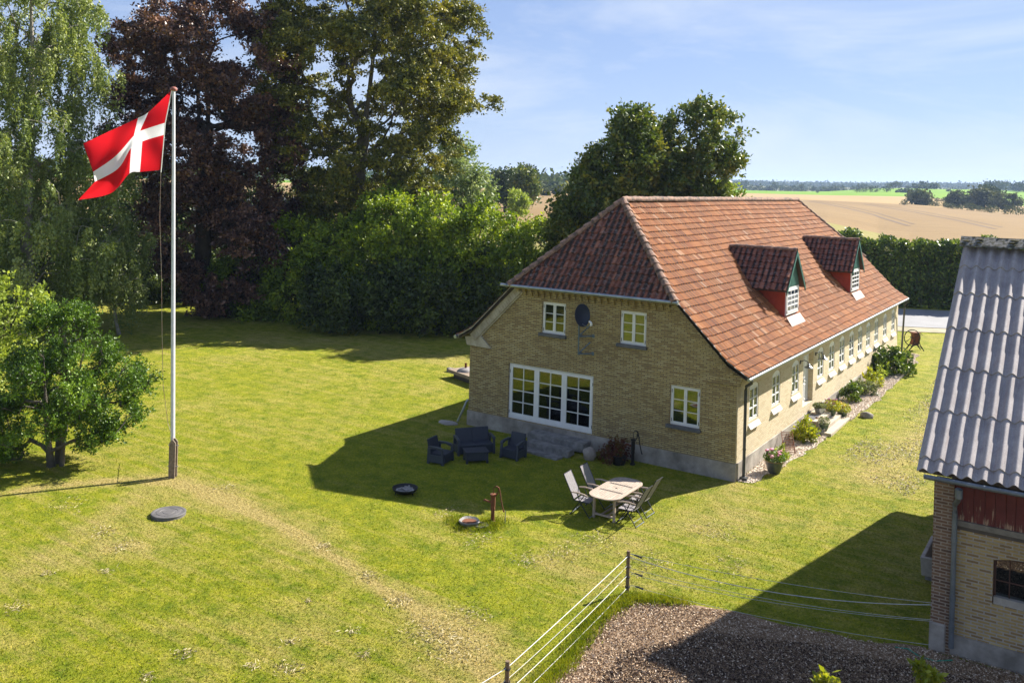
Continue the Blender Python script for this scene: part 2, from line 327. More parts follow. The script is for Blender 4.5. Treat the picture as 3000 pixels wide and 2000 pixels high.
MAT['f_wheat'] = M_field('ripe wheat', [(.21, .14, .066), (.27, .187, .092), (.2, .15, .08)], (.04, .4, 1), 20, .8)
MAT['f_stubble'] = M_field('pale stubble', [(.32, .22, .1), (.38, .27, .13)], (.02, .3, 1), -10, .6)
MAT['f_green'] = M_field('bright green crop', [(.12, .24, .008), (.18, .3, .012)], (.02, .3, 1), -10, .4)
MAT['f_far'] = M_field('far land', [(.1, .13, .05), (.28, .25, .14)], (.004, .02, 1), 15, .8)
LEAF = {
 'birch': M_leaf('birch leaves', (0.1, 0.15, 0.03), (0.22, 0.28, 0.07), (0.42, 0.46, 0.18), 0.32, .45, .5),
 'copper': M_leaf('copper beech leaves', (0.035, 0.02, 0.016), (0.1, 0.045, 0.034), (0.32, 0.17, 0.11), 0.19, .4, .6),
 'beech': M_leaf('beech leaves', (0.05, 0.065, 0.01), (0.15, 0.165, 0.022), (0.36, 0.32, 0.05), 0.22, .5, .4),
 'hazel': M_leaf('hazel leaves', (0.07, 0.12, 0.01), (0.18, 0.27, 0.015), (0.42, 0.5, 0.04), 0.34, .5, .4),
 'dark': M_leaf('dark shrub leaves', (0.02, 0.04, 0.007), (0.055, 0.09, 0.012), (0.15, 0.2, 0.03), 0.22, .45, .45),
 'holly': M_leaf('holly leaves', (0.03, 0.065, 0.006), (0.095, 0.19, 0.012), (0.26, 0.38, 0.04), .3, .45, .45),
 'lime': M_leaf('pale green leaves', (0.14, 0.2, 0.03), (0.28, 0.36, 0.05), (0.45, 0.5, 0.12), .45, .5, .4),
 'willow': M_leaf('grey willow leaves', (0.08, 0.13, 0.045), (0.18, 0.25, 0.1), (0.4, 0.46, 0.26), .35, .5, .4),
 'walnut': M_leaf('plane leaves', (0.045, 0.08, 0.01), (0.11, 0.16, 0.02), (0.32, 0.3, 0.045), 0.26, .4, .5),
 'hedge': M_leaf('hedge leaves', (0.025, 0.055, 0.008), (0.08, 0.14, 0.014), (0.27, 0.34, 0.05), 0.22, .4, .5),
 'far': M_leaf('far tree leaves', (.02, .045, .014), (.05, .08, .02), (.11, .13, .035), .2, .7, .1),
 'farolive': M_leaf('far willow leaves', (.04, .06, .025), (.09, .11, .05), (.17, .18, .09), .2, .7, .1),
 'rhodo': M_leaf('laurel leaves', (.03, .07, .008), (.08, .14, .012), (.24, .3, .04), .3, .35, .6),
 'yellowgreen': M_leaf('yellow green leaves', (.12, .16, .01), (.3, .34, .02), (.55, .5, .05), .4, .4, .5),
 'greyleaf': M_leaf('silver green leaves', (.08, .1, .05), (.16, .19, .1), (.34, .36, .22), .35, .5, .4),
 'redleaf': M_leaf('reddish leaves', (.08, .02, .015), (.16, .05, .02), (.1, .14, .02), .3, .5, .4),
}

# ------------------------------------------------------------------ object helpers
def link(o, parent=None):
    COL.objects.link(o)
    if parent is not None: o.parent = parent
    return o
def tag(o, label=None, cat=None, group=None, kind=None):
    if label: o['label'] = label
    if cat: o['category'] = cat
    if group: o['group'] = group
    if kind: o['kind'] = kind
    return o
def empty(name, loc, rz, label, cat, group=None):
    o = bpy.data.objects.new(name, None); o.empty_display_size = .2; link(o); o.location = loc; o.rotation_euler = (0, 0, rz)
    return tag(o, label, cat, group)
def copy_tree(o, parent=None):
    c = o.copy(); COL.objects.link(c)
    if parent is not None: c.parent = parent
    for ch in list(o.children): copy_tree(ch, c)
    return c
class MB:
    def __init__(s): s.v = []; s.f = []; s.uv = None
    def add(s, vs_, fs):
        b = len(s.v); s.v += [tuple(map(float, q)) for q in vs_]; s.f += [tuple(b + i for i in f) for f in fs]; return s
    def box(s, x0, x1, y0, y1, z0, z1, T=None):
        q = [(x0, y0, z0), (x1, y0, z0), (x1, y1, z0), (x0, y1, z0), (x0, y0, z1), (x1, y0, z1), (x1, y1, z1), (x0, y1, z1)]
        if T: q = [T(*a) for a in q]
        return s.add(q, [(0, 3, 2, 1), (4, 5, 6, 7), (0, 1, 5, 4), (1, 2, 6, 5), (2, 3, 7, 6), (3, 0, 4, 7)])
    def cbox(s, c, d, rz=0, rx=0, ry=0):
        m = Matrix.Translation(c) @ Matrix.Rotation(rz, 4, 'Z') @ Matrix.Rotation(ry, 4, 'Y') @ Matrix.Rotation(rx, 4, 'X')
        return s.box(-d[0] / 2, d[0] / 2, -d[1] / 2, d[1] / 2, -d[2] / 2, d[2] / 2, lambda x, y, z: m @ Vector((x, y, z)))
    def prism(s, poly, n0, n1, T):            # polygon in (a,b), thickness n
        k = len(poly); q = [T(a, b, n0) for a, b in poly] + [T(a, b, n1) for a, b in poly]
        return s.add(q, [tuple(range(k)), tuple(range(2 * k - 1, k - 1, -1))] + [(i, i + k, (i + 1) % k + k, (i + 1) % k) for i in range(k)])
    def tube(s, pts, r, n=8, cap=True):
        pts = [Vector(p) for p in pts]; rs = r if isinstance(r, (list, tuple)) else [r] * len(pts)
        up = Vector((0, 0, 1)); rings = []
        for i, p in enumerate(pts):
            d = (pts[min(i + 1, len(pts) - 1)] - pts[max(i - 1, 0)]).normalized()
            a = d.cross(up if abs(d.dot(up)) < .95 else Vector((1, 0, 0))).normalized(); b = d.cross(a)
            rings.append([p + (a * math.cos(t) + b * math.sin(t)) * rs[i] for t in [2 * math.pi * k / n for k in range(n)]])
        vs_ = [q for r_ in rings for q in r_]; fs = []
        for i in range(len(pts) - 1):
            for k in range(n): fs.append((i * n + k, i * n + (k + 1) % n, (i + 1) * n + (k + 1) % n, (i + 1) * n + k))
        if cap: fs.append(tuple(range(n - 1, -1, -1))); fs.append(tuple((len(pts) - 1) * n + k for k in range(n)))
        return s.add(vs_, fs)
    def lathe(s, prof, n=24, c=(0, 0, 0), sx=1, sy=1, lump=0):
        vs_ = []; fs = []
        for r, z in prof:
            for k in range(n):
                t = 2 * math.pi * k / n; j = 1 + lump * math.sin(t * 3 + z * 5) + lump * math.sin(t * 5 + 1)
                vs_.append((c[0] + r * j * math.cos(t) * sx, c[1] + r * j * math.sin(t) * sy, c[2] + z))
        for i in range(len(prof) - 1):
            for k in range(n): fs.append((i * n + k, i * n + (k + 1) % n, (i + 1) * n + (k + 1) % n, (i + 1) * n + k))
        fs.append(tuple(range(n - 1, -1, -1))); fs.append(tuple((len(prof) - 1) * n + k for k in range(n)))
        return s.add(vs_, fs)
    def torus(s, c, R_, r, axis='Y', n=32, m=6, a0=0, a1=2 * math.pi, sx=1):
        pts = []
        for k in range(n + 1):
            t = a0 + (a1 - a0) * k / n
            u, v_ = R_ * math.cos(t) * sx, R_ * math.sin(t)
            pts.append({'Y': (c[0] + u, c[1], c[2] + v_), 'X': (c[0], c[1] + u, c[2] + v_), 'Z': (c[0] + u, c[1] + v_, c[2])}[axis])
        return s.tube(pts, r, m, cap=abs(a1 - a0) < 6.2)
    def blob(s, c, r, seed=0, amp=.15, n=3):
        bm = bmesh.new(); bmesh.ops.create_icosphere(bm, subdivisions=n, radius=1)
        for v in bm.verts:
            k = 1 + amp * mnoise.noise(v.co * 1.7 + Vector((seed, seed * .7, 0)))
            v.co = Vector((v.co.x * r[0] * k + c[0], v.co.y * r[1] * k + c[1], v.co.z * r[2] * k + c[2]))
        b = len(s.v); s.v += [tuple(v.co) for v in bm.verts]; s.f += [tuple(b + v.index for v in f.verts) for f in bm.faces]; bm.free(); return s
    def build(s, name, mat, parent=None, smooth=False, bevel=0, mats=None, uvscale=1):
        me = bpy.data.meshes.new(name); me.from_pydata(s.v, [], s.f)
        bm = bmesh.new(); bm.from_mesh(me); bmesh.ops.recalc_face_normals(bm, faces=bm.faces)
        if bevel: bmesh.ops.bevel(bm, geom=bm.edges[:] , offset=bevel, segments=1, affect='EDGES', clamp_overlap=True)
        boxuv(bm); bm.to_mesh(me); bm.free()
        me.materials.append(MAT[mat] if isinstance(mat, str) else mat)
        if smooth:
            me.polygons.foreach_set('use_smooth', [True] * len(me.polygons))
            try: me.set_sharp_from_angle(angle=R(40))
            except Exception: pass
        return link(bpy.data.objects.new(name, me), parent)
def boxuv(bm):
    uvl = bm.loops.layers.uv.verify()
    for f in bm.faces:
        n = f.normal; ax = max(range(3), key=lambda i: abs(n[i]))
        for l in f.loops:
            c = l.vert.co; l[uvl].uv = {0: (c.y, c.z), 1: (c.x, c.z), 2: (c.x, c.y)}[ax]
def np_mesh(name, V, F, mat, parent=None, attrs=None, fattrs=None, smooth=False):
    V = np.asarray(V, np.float32).reshape(-1, 3); F = np.asarray(F, np.int32); k = F.shape[1]
    me = bpy.data.meshes.new(name); me.vertices.add(len(V)); me.vertices.foreach_set('co', V.ravel())
    me.loops.add(F.size); me.loops.foreach_set('vertex_index', F.ravel())
    me.polygons.add(len(F)); me.polygons.foreach_set('loop_start', np.arange(0, F.size, k, dtype=np.int32))
    me.update(calc_edges=True)
    for an, av in (fattrs or {}).items():
        a = me.attributes.new(an, 'FLOAT', 'FACE'); a.data.foreach_set('value', np.asarray(av, np.float32))
    for an, av in (attrs or {}).items():
        a = me.attributes.new(an, 'FLOAT', 'POINT'); a.data.foreach_set('value', np.asarray(av, np.float32))
    me.polygons.foreach_set('use_smooth', np.full(len(F), bool(smooth)))
    me.materials.append(MAT[mat] if isinstance(mat, str) else mat)
    return link(bpy.data.objects.new(name, me), parent)
def unit(v): return v / (np.linalg.norm(v, axis=-1, keepdims=True) + 1e-9)

# ------------------------------------------------------------------ plants
def leaf_arrays(Pn, D, size, aspect=.55):
    N = len(Pn); r = rng.normal(size=(N, 3)); side = unit(np.cross(D, r)); nrm = np.cross(D, side)
    Ls = np.asarray(size).reshape(-1, 1) * np.ones((N, 1)); W = Ls * aspect * .5
    v = np.empty((N, 4, 3)); v[:, 0] = Pn; v[:, 1] = Pn + D * Ls * .5 + side * W + nrm * Ls * .06; v[:, 2] = Pn + D * Ls; v[:, 3] = Pn + D * Ls * .5 - side * W
    return v.reshape(-1, 3), np.arange(N * 4).reshape(-1, 4)
def frusta(P0, P1, R0, R1, n=6):
    P0, P1 = np.asarray(P0), np.asarray(P1); d = unit(P1 - P0); ref = np.where(np.abs(d[:, 2:3]) < .9, [[0, 0, 1.]], [[1., 0, 0]])
    a = unit(np.cross(d, ref)); b = np.cross(d, a); t = np.arange(n) * 2 * np.pi / n
    ring = a[:, None] * np.cos(t)[None, :, None] + b[:, None] * np.sin(t)[None, :, None]
    V = np.concatenate([P0[:, None] + ring * np.asarray(R0)[:, None, None], P1[:, None] + ring * np.asarray(R1)[:, None, None]], 1).reshape(-1, 3)
    k = np.arange(n); q = np.stack([k, (k + 1) % n, (k + 1) % n + n, k + n], 1)
    F = (np.arange(len(P0)) * 2 * n)[:, None, None] + q[None]
    return V, F.reshape(-1, 4)
RTH = np.array([.83282, .552827, 0.]); RTH /= np.linalg.norm(RTH); FWH = np.array([-.553, .833, 0.]); FWH /= np.linalg.norm(FWH)
LS = 1.3
def tree(name, label, cat, base, prof, leaf, bark, ncl=300, twigs=7, nlf=30, lsize=.12, tr=.3, twl=.8, up=.25, droop=0., jit=.08, gap=.0, dfac=.9, group=None,
         lean=0., stems=1, strands=False, trunk_top=.75, aspect=.55, seed=None, outer=.55, crown_name='crown', trunk_name='trunk', gscale=.3, flat=1.0):
    """prof: rows (height, left, right): crown edge to the left and right of the trunk in metres."""
    g = np.random.default_rng(seed if seed is not None else (len(label) * 131 + int(abs(base[0] * 97 + base[1] * 31))))
    base = np.array(base, float); root = empty(name, tuple(base), 0, label, cat, group)
    pr = np.array(sorted(prof)); zz = pr[:, 0]
    H = zz[-1]; zs = np.linspace(zz[0], H, 60); wl = np.interp(zs, zz, pr[:, 1]); wr = np.interp(zs, zz, pr[:, 2]); wd = np.maximum(wr - wl, .05)
    # clusters
    C = []; cdf = np.cumsum(wd ** 1.6); cdf /= cdf[-1]; tries = 0
    while len(C) < ncl and tries < ncl * 30:
        tries += 1
        z = np.interp(g.random(), cdf, zs) + g.normal() * .15
        a = g.random() * 2 * np.pi; r = g.random() ** outer
        l_, r_ = np.interp(z, zs, wl), np.interp(z, zs, wr)
        s = r * np.cos(a); dd = r * np.sin(a)
        lat = (l_ + r_) / 2 + s * (r_ - l_) / 2; dep = dd * (r_ - l_) / 2 * dfac
        p = RTH * lat + FWH * dep + np.array([0, 0, z])
        if gap and mnoise.noise(Vector(p) * gscale + Vector((base[0], 0, seed or 0))) < gap - .5 + .25: continue
        C.append(p)
    C = np.array(C)
    # skeleton
    P0, P1, R0, R1 = [], [], [], []
    zt = H * trunk_top; nodes = []; parent = []; sway = g.normal(size=2) * .02 * H
    allC = C
    for s_ in range(stems):
        off = np.array([0., 0, 0]) if stems == 1 else np.array([math.cos(s_ * 2.4), math.sin(s_ * 2.4), 0]) * tr * 1.6
        pts = 9; prev = -1
        tgt = RTH * (np.interp(zt, zs, (wl + wr) / 2) * .8 + lean) + (off * 3 if stems > 1 else 0)
        for i in range(pts):
            u = i / (pts - 1); p = off * (1) + tgt * u ** 1.3 + np.array([sway[0] * math.sin(u * 4 + s_), sway[1] * math.sin(u * 5), zt * u])
            nodes.append(p); parent.append(prev); prev = len(nodes) - 1
    order = np.argsort(np.linalg.norm(C[:, :2] - 0, axis=1) + .3 * np.abs(C[:, 2] - zt * .7))
    childn = []
    NA = np.zeros((len(nodes) + len(C) * 3, 3)); NA[:len(nodes)] = nodes; cnt = len(nodes)
    par = list(parent)
    for ci in order:
        c = C[ci]; D_ = NA[:cnt] - c; dist = np.sqrt((D_ ** 2).sum(1)); above = np.maximum(0, NA[:cnt, 2] - c[2] + .35 * np.hypot(D_[:, 0], D_[:, 1]))
        if strands: above *= .4
        cost = dist + above * 1.5; cost[:stems] += 3
        j = int(np.argmin(cost)); a = NA[j]; d_ = c - a; ln = np.linalg.norm(d_)
        if ln < .05: childn.append(j); continue
        k1 = a + d_ * .35 + np.array([0, 0, ln * (.02 if not strands else .12)]) + g.normal(size=3) * ln * .05
        k2 = a + d_ * .7 + np.array([0, 0, ln * (.05 if not strands else .14)]) + g.normal(size=3) * ln * .05
        for q, pj in ((k1, j), (k2, cnt), (c, cnt + 1)):
            NA[cnt] = q; par.append(pj); cnt += 1
    tips = np.zeros(cnt)
    kids = np.zeros(cnt, int)
    for i in range(cnt):
        if par[i] >= 0: kids[par[i]] += 1
    load = np.where(kids[:cnt] == 0, 1., 0.)
    for i in range(cnt - 1, -1, -1):
        if par[i] >= 0: load[par[i]] += load[i]
    rad = tr * (np.maximum(load, 1) / max(load.max(), 1)) ** (.66 if H > 8 else .5)
    rad = np.maximum(rad, .012 if H > 4 else .006)
    idx = [i for i in range(cnt) if par[i] >= 0]; pi_ = [par[i] for i in idx]
    rr0 = rad[pi_].copy(); rr1 = rad[idx].copy(); rr0 = np.minimum(rr0, rr1 * 1.5 + .01)
    for q, (i, pj) in enumerate(zip(idx, pi_)):
        if pj < stems or par[pj] < 0: rr0[q] = rad[pj] * 1.25
    V, Fq = frusta(NA[pi_], NA[idx], rr0, rr1, 7 if H > 8 else 5)
    np_mesh(trunk_name, V, Fq, bark, root, smooth=True)
    # leaves
    nC = len(C); T_ = nC * twigs; c = np.repeat(C, twigs, 0)
    axis = np.zeros_like(c); axis[:, 2] = c[:, 2] * .9
    outw = c - axis; outw[:, 2] = 0; outw = unit(outw)
    d = unit(g.normal(size=(T_, 3)) + outw * .9 + np.array([0, 0, up])); d[:, 2] *= flat
    Lt = twl * (.5 + g.random(T_) * .8)
    n = nlf; t = g.random((T_, n)) ** .8
    if strands:
        hs = unit(g.normal(size=(T_, 3)) * [1, 1, .3] + outw * .5)
        Ls = twl * (.4 + 1.0 * g.random(T_)); x = t[:, :, None] * 1.0
        Pn = c[:, None] + hs[:, None] * (1 - np.exp(-3 * x)) * .32 + np.array([0, 0, -1.])[None, None] * (x ** 1.5) * Ls[:, None, None]
        D = unit(g.normal(size=(T_, n, 3)) * .6 + np.array([0, 0, -.8]))
    else:
        Pn = c[:, None] + d[:, None] * (t * Lt[:, None])[:, :, None]
        Pn[:, :, 2] -= droop * (t * Lt[:, None]) ** 2
        D = unit(d[:, None] * .5 + g.normal(size=(T_, n, 3)) * .8)
    Pn = Pn + g.normal(size=Pn.shape) * jit
    Pn = Pn.reshape(-1, 3); D = D.reshape(-1, 3)
    cl0 = np.repeat(g.random(T_) * .45 + np.repeat(g.random(nC), twigs) * .35 - .12, n)
    keep = g.random(len(Pn)) < .72; Pn, D, cl0 = Pn[keep], D[keep], cl0[keep]
    ok = Pn[:, 2] > .03; Pn, D = Pn[ok], D[ok]
    global rng; old = rng; rng = g
    V, Fq = leaf_arrays(Pn, D, lsize * LS * (.6 + .7 * g.random(len(Pn))), aspect); rng = old
    cl = cl0[ok]
    np_mesh(crown_name, V, Fq, LEAF[leaf] if isinstance(leaf, str) else leaf, root, fattrs={'tint': cl + .42 * g.random(len(Pn))})
    return root
def prof_px(base, d, rows):
    out = []
    for py, a, b in rows:
        pa, pb = P(a, py, d) - base, P(b, py, d) - base
        out.append(((pa[2] + pb[2]) / 2, float(pa @ RTH), float(pb @ RTH)))
    return out
def base_at(px, d, z=0.0):
    p = P(px, 600, d); p[2] = z; return p
def shrub(label, base, h, wl, wr, leaf, bark='bark_dark', ncl=60, twigs=6, nlf=16, lsize=.1, cat='shrub', name='shrub', twl=.4, group=None, foot=.05, **kw):
    prof = [(foot * h, wl * .75, wr * .75), (.3 * h, wl, wr), (.65 * h, wl * .85, wr * .85), (.9 * h, wl * .45, wr * .45), (h, wl * .15, wr * .15)]
    return tree(name, label, cat, base, prof, leaf, bark, ncl=ncl, twigs=twigs, nlf=nlf, lsize=lsize, twl=twl, tr=kw.pop('tr', .03 * h), trunk_top=.5, outer=.45, group=group, crown_name='foliage', trunk_name='stem', **kw)

# ================================================================== TERRAIN
KEYS = np.array([-3000, 1590, 2150, 2345, 2425, 2575, 2670, 2860, 3000, 7000.])
BR = np.array([  # radial distance of each field edge
 [92, 92, 92, 92, 92, 92, 92, 92, 92, 92],
 [150, 150, 185, 182, 182, 190, 170, 128, 120, 120],
 [420, 420, 450, 450, 450, 450, 450, 450, 450, 450],
 [700, 700, 740, 740, 745, 760, 770, 790, 800, 800],
 [1000, 1000, 1040, 1060, 1070, 1090, 1100, 1120, 1140, 1140],
 [1380] * 10, [2700] * 10, [5200] * 10], float)
BZ = np.array([
 [.6, .6, .5, .5, .5, .5, .5, .5, .5, .5],
 [3.3, 3.3, 3.9, 4.3, 3.9, 1.9, 1.6, 2.0, 2.2, 2.2],
 [6.0, 6.0, 5.0, 5.7, 5.6, 5.3, 4.9, 3.4, 2.35, 2.35],
 [5.3, 5.3, 6.95, 7.1, 7.15, 7.7, 7.9, 6.2, 3.0, 3.0],
 [6.0, 6.0, 8.8, 9.6, 10.4, 15.6, 16.2, 17, 17, 17],
 [4, 4, 5, 5.5, 6, 9, 9, 10, 11, 11],
 [24, 24, 25, 26, 27, 29, 32, 34, 36, 36],
 [15] * 10], float)
def gnear(x, y): return .009 * np.clip(y, 0, 45)
TH0 = math.atan2(FWH[1], FWH[0])
def px_of(th):
    th = np.clip(th, -1.05, 1.05); return 1500 + F_PX * np.tan(th)
def bounds(th):
    p_ = px_of(th); return np.stack([np.interp(p_, KEYS, BR[i]) for i in range(8)]), np.stack([np.interp(p_, KEYS, BZ[i]) for i in range(8)])
def xy_of(th, r):                           # th positive = to the right of the view axis
    a = TH0 - th; return CAM[0] + r * np.cos(a), CAM[1] + r * np.sin(a)
def terr(th, r):
    br, bz = bounds(np.atleast_1d(th)); x, y = xy_of(th, r)
    rr = np.concatenate([[55.], br[:, 0]]); zz = np.concatenate([[float(gnear(*xy_of(th, 55.)))], bz[:, 0]])
    if r <= 55: return float(gnear(x, y))
    z = float(np.interp(r, rr, zz))
    if r > 1200: z += 5 * mnoise.noise(Vector((x * .0012, y * .0012, 3))) * min(1, (r - 1200) / 600)
    return z
def ground_hit(px, py):                     # where the photo's line of sight first meets the land
    v = FW + RT * (px - 1500) / F_PX + UP * (CY - py) / F_PX; hl = math.hypot(v[0], v[1]); th = TH0 - math.atan2(v[1], v[0])
    r = 8.
    while r < 4000:
        z = CAM[2] + v[2] * r / hl
        if z <= terr(th, r): break
        r *= 1.01
    lo, hi = r / 1.01, r
    for _ in range(12):
        m_ = (lo + hi) / 2
        if CAM[2] + v[2] * m_ / hl <= terr(th, m_): hi = m_
        else: lo = m_
    return CAM + v * hi / hl
def land(px, r):
    th = math.atan((px - 1500) / F_PX); x, y = xy_of(th, r); return np.array([x, y, terr(th, r)])
ths = np.concatenate([np.linspace(-math.pi, -.62, 50)[:-1], np.linspace(-.62, .62, 620), np.linspace(.62, math.pi, 50)[1:]])
brs, bzs = bounds(ths)
def seg_dist(x, y, pl):
    d = np.full(np.shape(x), 1e9)
    for (x0, y0), (x1, y1) in zip(pl[:-1], pl[1:]):
        dx, dy = x1 - x0, y1 - y0; t = np.clip(((x - x0) * dx + (y - y0) * dy) / (dx * dx + dy * dy), 0, 1)
        d = np.minimum(d, np.hypot(x - x0 - t * dx, y - y0 - t * dy))
    return d
def gp(pts): return [tuple(G(*q)[:2]) for q in pts]
WEAR = [  # (pixels of the worn line, half width m, strength)
 (gp([(0, 1440), (250, 1410), (480, 1405), (600, 1440), (760, 1510), (900, 1580), (1050, 1680), (1180, 1760), (1310, 1850), (1400, 1940), (1450, 2000)]), .2, .5),
 (gp([(560, 1420), (700, 1480), (880, 1550)]), .9, .35), (gp([(900, 1580), (1200, 1750), (1400, 1900)]), .55, .15), (gp([(100, 1430), (500, 1400)]), .5, .3), (gp([(0, 1700), (160, 1640)]), .5, .25), (gp([(600, 1950), (900, 1850)]), .9, .12),
 (gp([(3300, 3300)]) and [(3.6, 3), (4.6, 12), (4.4, 24), (3.9, 36)], 1.3, .38),
 (gp([(1180, 1740), (1330, 1860), (1430, 1960), (1500, 2100)]), 1.0, .35),
 (gp([(120, 1620), (300, 1520), (420, 1440)]), .5, .3),
 (gp([(250, 1640), (330, 1580), (430, 1600)]), .5, .25),
 (gp([(820, 1000), (1100, 1010), (1350, 1080)]), 2.0, .2),
 (gp([(1700, 1620), (1900, 1560), (2150, 1520)]), 1.1, .25),
 (gp([(1600, 1640), (1800, 1750)]), .7, .2),
 (gp([(2140, 1430), (2280, 1370)]), .5, .2)]
GREENER = [(gp([(1150, 1640), (1300, 1700), (1480, 1760)]), .7, -.35), (gp([(930, 1450), (1100, 1480)]), .8, -.3), (gp([(700, 1380), (900, 1400)]), 1.0, -.2),
 (gp([(1080, 1350), (1300, 1400), (1700, 1450)]), 1.6, -.3), (gp([(1620, 1900), (1820, 1745)]), .25, -.6), (gp([(1820, 1745), (2060, 1790)]), .3, -.5)]
def dryness(x, y):
    d = np.zeros(np.shape(x))
    for pl, w_, s in WEAR + GREENER: d = d + s * np.exp(-(seg_dist(x, y, pl) / w_) ** 2)
    return d
def zone(name, mat, rows_r, rows_z, rough=0, lift=0):
    nr, na = rows_r.shape; X, Y = xy_of(ths[None, :], rows_r)
    Z = rows_z.copy() + lift
    V = np.stack([X, Y, Z], -1).reshape(-1, 3)
    i, j = np.meshgrid(np.arange(nr - 1), np.arange(na - 1), indexing='ij')
    a = i * na + j; F = np.stack([a, a + 1, a + na + 1, a + na], -1).reshape(-1, 4)[:, ::-1]
    dr = dryness(X, Y).reshape(-1) if name == 'ground' else np.zeros(X.size)
    o = np_mesh(name, V, F, mat, attrs={'dry': dr}, smooth=True); tag(o, kind='structure'); return o
t_ = np.linspace(0, 1, 260)[:, None]
rr = 1.0 * (92.) ** t_ * np.ones_like(ths)[None]
X, Y = xy_of(ths[None, :], rr); zn = gnear(X, Y); k = np.clip((rr - 55) / 37, 0, 1)
z55 = gnear(*xy_of(ths[None, :], 55.)); zn = np.where(rr > 55, z55 + (bzs[0][None] - z55) * k, zn)
zone('ground', 'grass', rr, zn)
FARZ = []
for name, mat, i, n_ in (('stubble_strip', 'f_strip', 0, 6), ('wheat_field', 'f_wheat', 1, 16), ('stubble_field', 'f_stubble', 2, 8), ('green_field', 'f_green', 3, 8), ('farmland', 'f_far', 4, 10), ('farmland', 'f_far', 5, 26), ('hills', 'f_far', 6, 12)):
    s = np.linspace(0, 1, n_)[:, None]; rr = brs[i] + (brs[i + 1] - brs[i]) * s; zz = bzs[i] + (bzs[i + 1] - bzs[i]) * s
    if i >= 4:
        X, Y = xy_of(ths[None, :], rr); nn = np.array([[mnoise.noise(Vector((a * .0012, b * .0012, 3))) for a, b in zip(ra, rb)] for ra, rb in zip(X, Y)])
        zz = zz + 5 * nn * np.clip((rr - 1200) / 600, 0, 1)
    zone(name, mat, rr, zz)
# tractor tracks in the wheat, a darker edge along its near side
def draped(name, pts, wdt, mat, kind='structure', lift=.05, n=40):
    mb = MB(); P_ = [ground_hit(*q) for q in pts]; fine = []
    for a, b in zip(P_[:-1], P_[1:]):
        for k in range(n):
            q = a + (b - a) * k / n; th = TH0 - math.atan2(q[1] - CAM[1], q[0] - CAM[0]); r = math.hypot(q[0] - CAM[0], q[1] - CAM[1]); fine.append(np.array([q[0], q[1], terr(th, r) + lift]))
    vs_ = []
    for i, q in enumerate(fine):
        d = fine[min(i + 1, len(fine) - 1)] - fine[max(i - 1, 0)]; s = np.array([-d[1], d[0], 0]); s /= np.linalg.norm(s) + 1e-9
        vs_ += [q + s * wdt / 2, q - s * wdt / 2]
    mb.add(vs_, [(2 * i, 2 * i + 1, 2 * i + 3, 2 * i + 2) for i in range(len(fine) - 1)])
    return tag(mb.build(name, mat), kind=kind)
MAT['track'] = plain('tractor track', (.13, .08, .04), (.11, .07, .035), .5, .95)
draped('tractor_track', [(2372, 590), (2450, 604), (2560, 630), (2665, 663)], 1.3, 'track')
draped('tractor_track', [(2382, 588), (2462, 601), (2574, 626), (2682, 658)], .7, 'track')
draped('tractor_track', [(2530, 598), (2680, 622), (2800, 645), (2920, 672)], 1.2, 'track')
draped('tractor_track', [(2548, 597), (2700, 620), (2820, 642), (2940, 667)], .7, 'track')

# road and verge
def sheet(name, poly, mat, lift=.004, zf=None):
    mb = MB(); mb.add([(x, y, (zf or gnear)(x, y) + lift) for x, y in poly], [tuple(range(len(poly)))])
    return mb.build(name, mat)
rd = np.array([.905, .425]); rn = np.array([-.425, .905]); r0 = np.array([-1.6, 38.2])
def road_poly(a, b, s0=-60, s1=70): return [tuple(r0 + rn * a + rd * s0), tuple(r0 + rn * a + rd * s1), tuple(r0 + rn * b + rd * s1), tuple(r0 + rn * b + rd * s0)]
def strip_mesh(name, a, b, mat, lift):
    mb = MB(); n = 60
    for k in range(n + 1):
        for u in (a, b):
            q = r0 + rn * u + rd * (-26 + 96 * k / n); th = TH0 - math.atan2(q[1] - CAM[1], q[0] - CAM[0]); mb.v.append((q[0], q[1], terr(th, math.hypot(q[0] - CAM[0], q[1] - CAM[1])) + lift))
    mb.f = [(2 * k, 2 * k + 1, 2 * k + 3, 2 * k + 2) for k in range(n)]
    return mb.build(name, mat)
tag(strip_mesh('road', .6, 10.2, 'asphalt', .06), kind='structure')
MAT['gravel'] = plain('pale gravel', (.66, .57, .47), (.48, .4, .31), 3, .95, bumpd=.02, fine=55)
MAT['shoulder'] = plain('dusty roadside', (.38, .33, .24), (.24, .22, .12), 1.2, .95)
tag(strip_mesh('road_shoulder', -1.4, .6, 'shoulder', .035), kind='structure')

# gravel bed along the house and the patchy drive
def blobby(poly, amp, n=6, seed=0):
    out = []
    for (x0, y0), (x1, y1) in zip(poly, poly[1:] + poly[:1]):
        for k in range(n):
            t = k / n; x, y = x0 + (x1 - x0) * t, y0 + (y1 - y0) * t
            out.append((x + amp * mnoise.noise(Vector((x * 1.3, y * 1.3, seed))), y + amp * mnoise.noise(Vector((x * 1.3, y * 1.3, seed + 9)))))
    return out
bed = [(.05, .1), (.5, .45), (.75, 2), (1.0, 4), (1.15, 6.5), (1.1, 8), (1.25, 11), (1.5, 14), (1.5, 18), (1.55, 22), (1.4, 26), (1.1, 28.5), (.05, 28.5)]
tag(sheet('gravel_bed', blobby(bed[:-1], .22, 8) + [bed[-1]], 'gravel', .012), kind='structure')

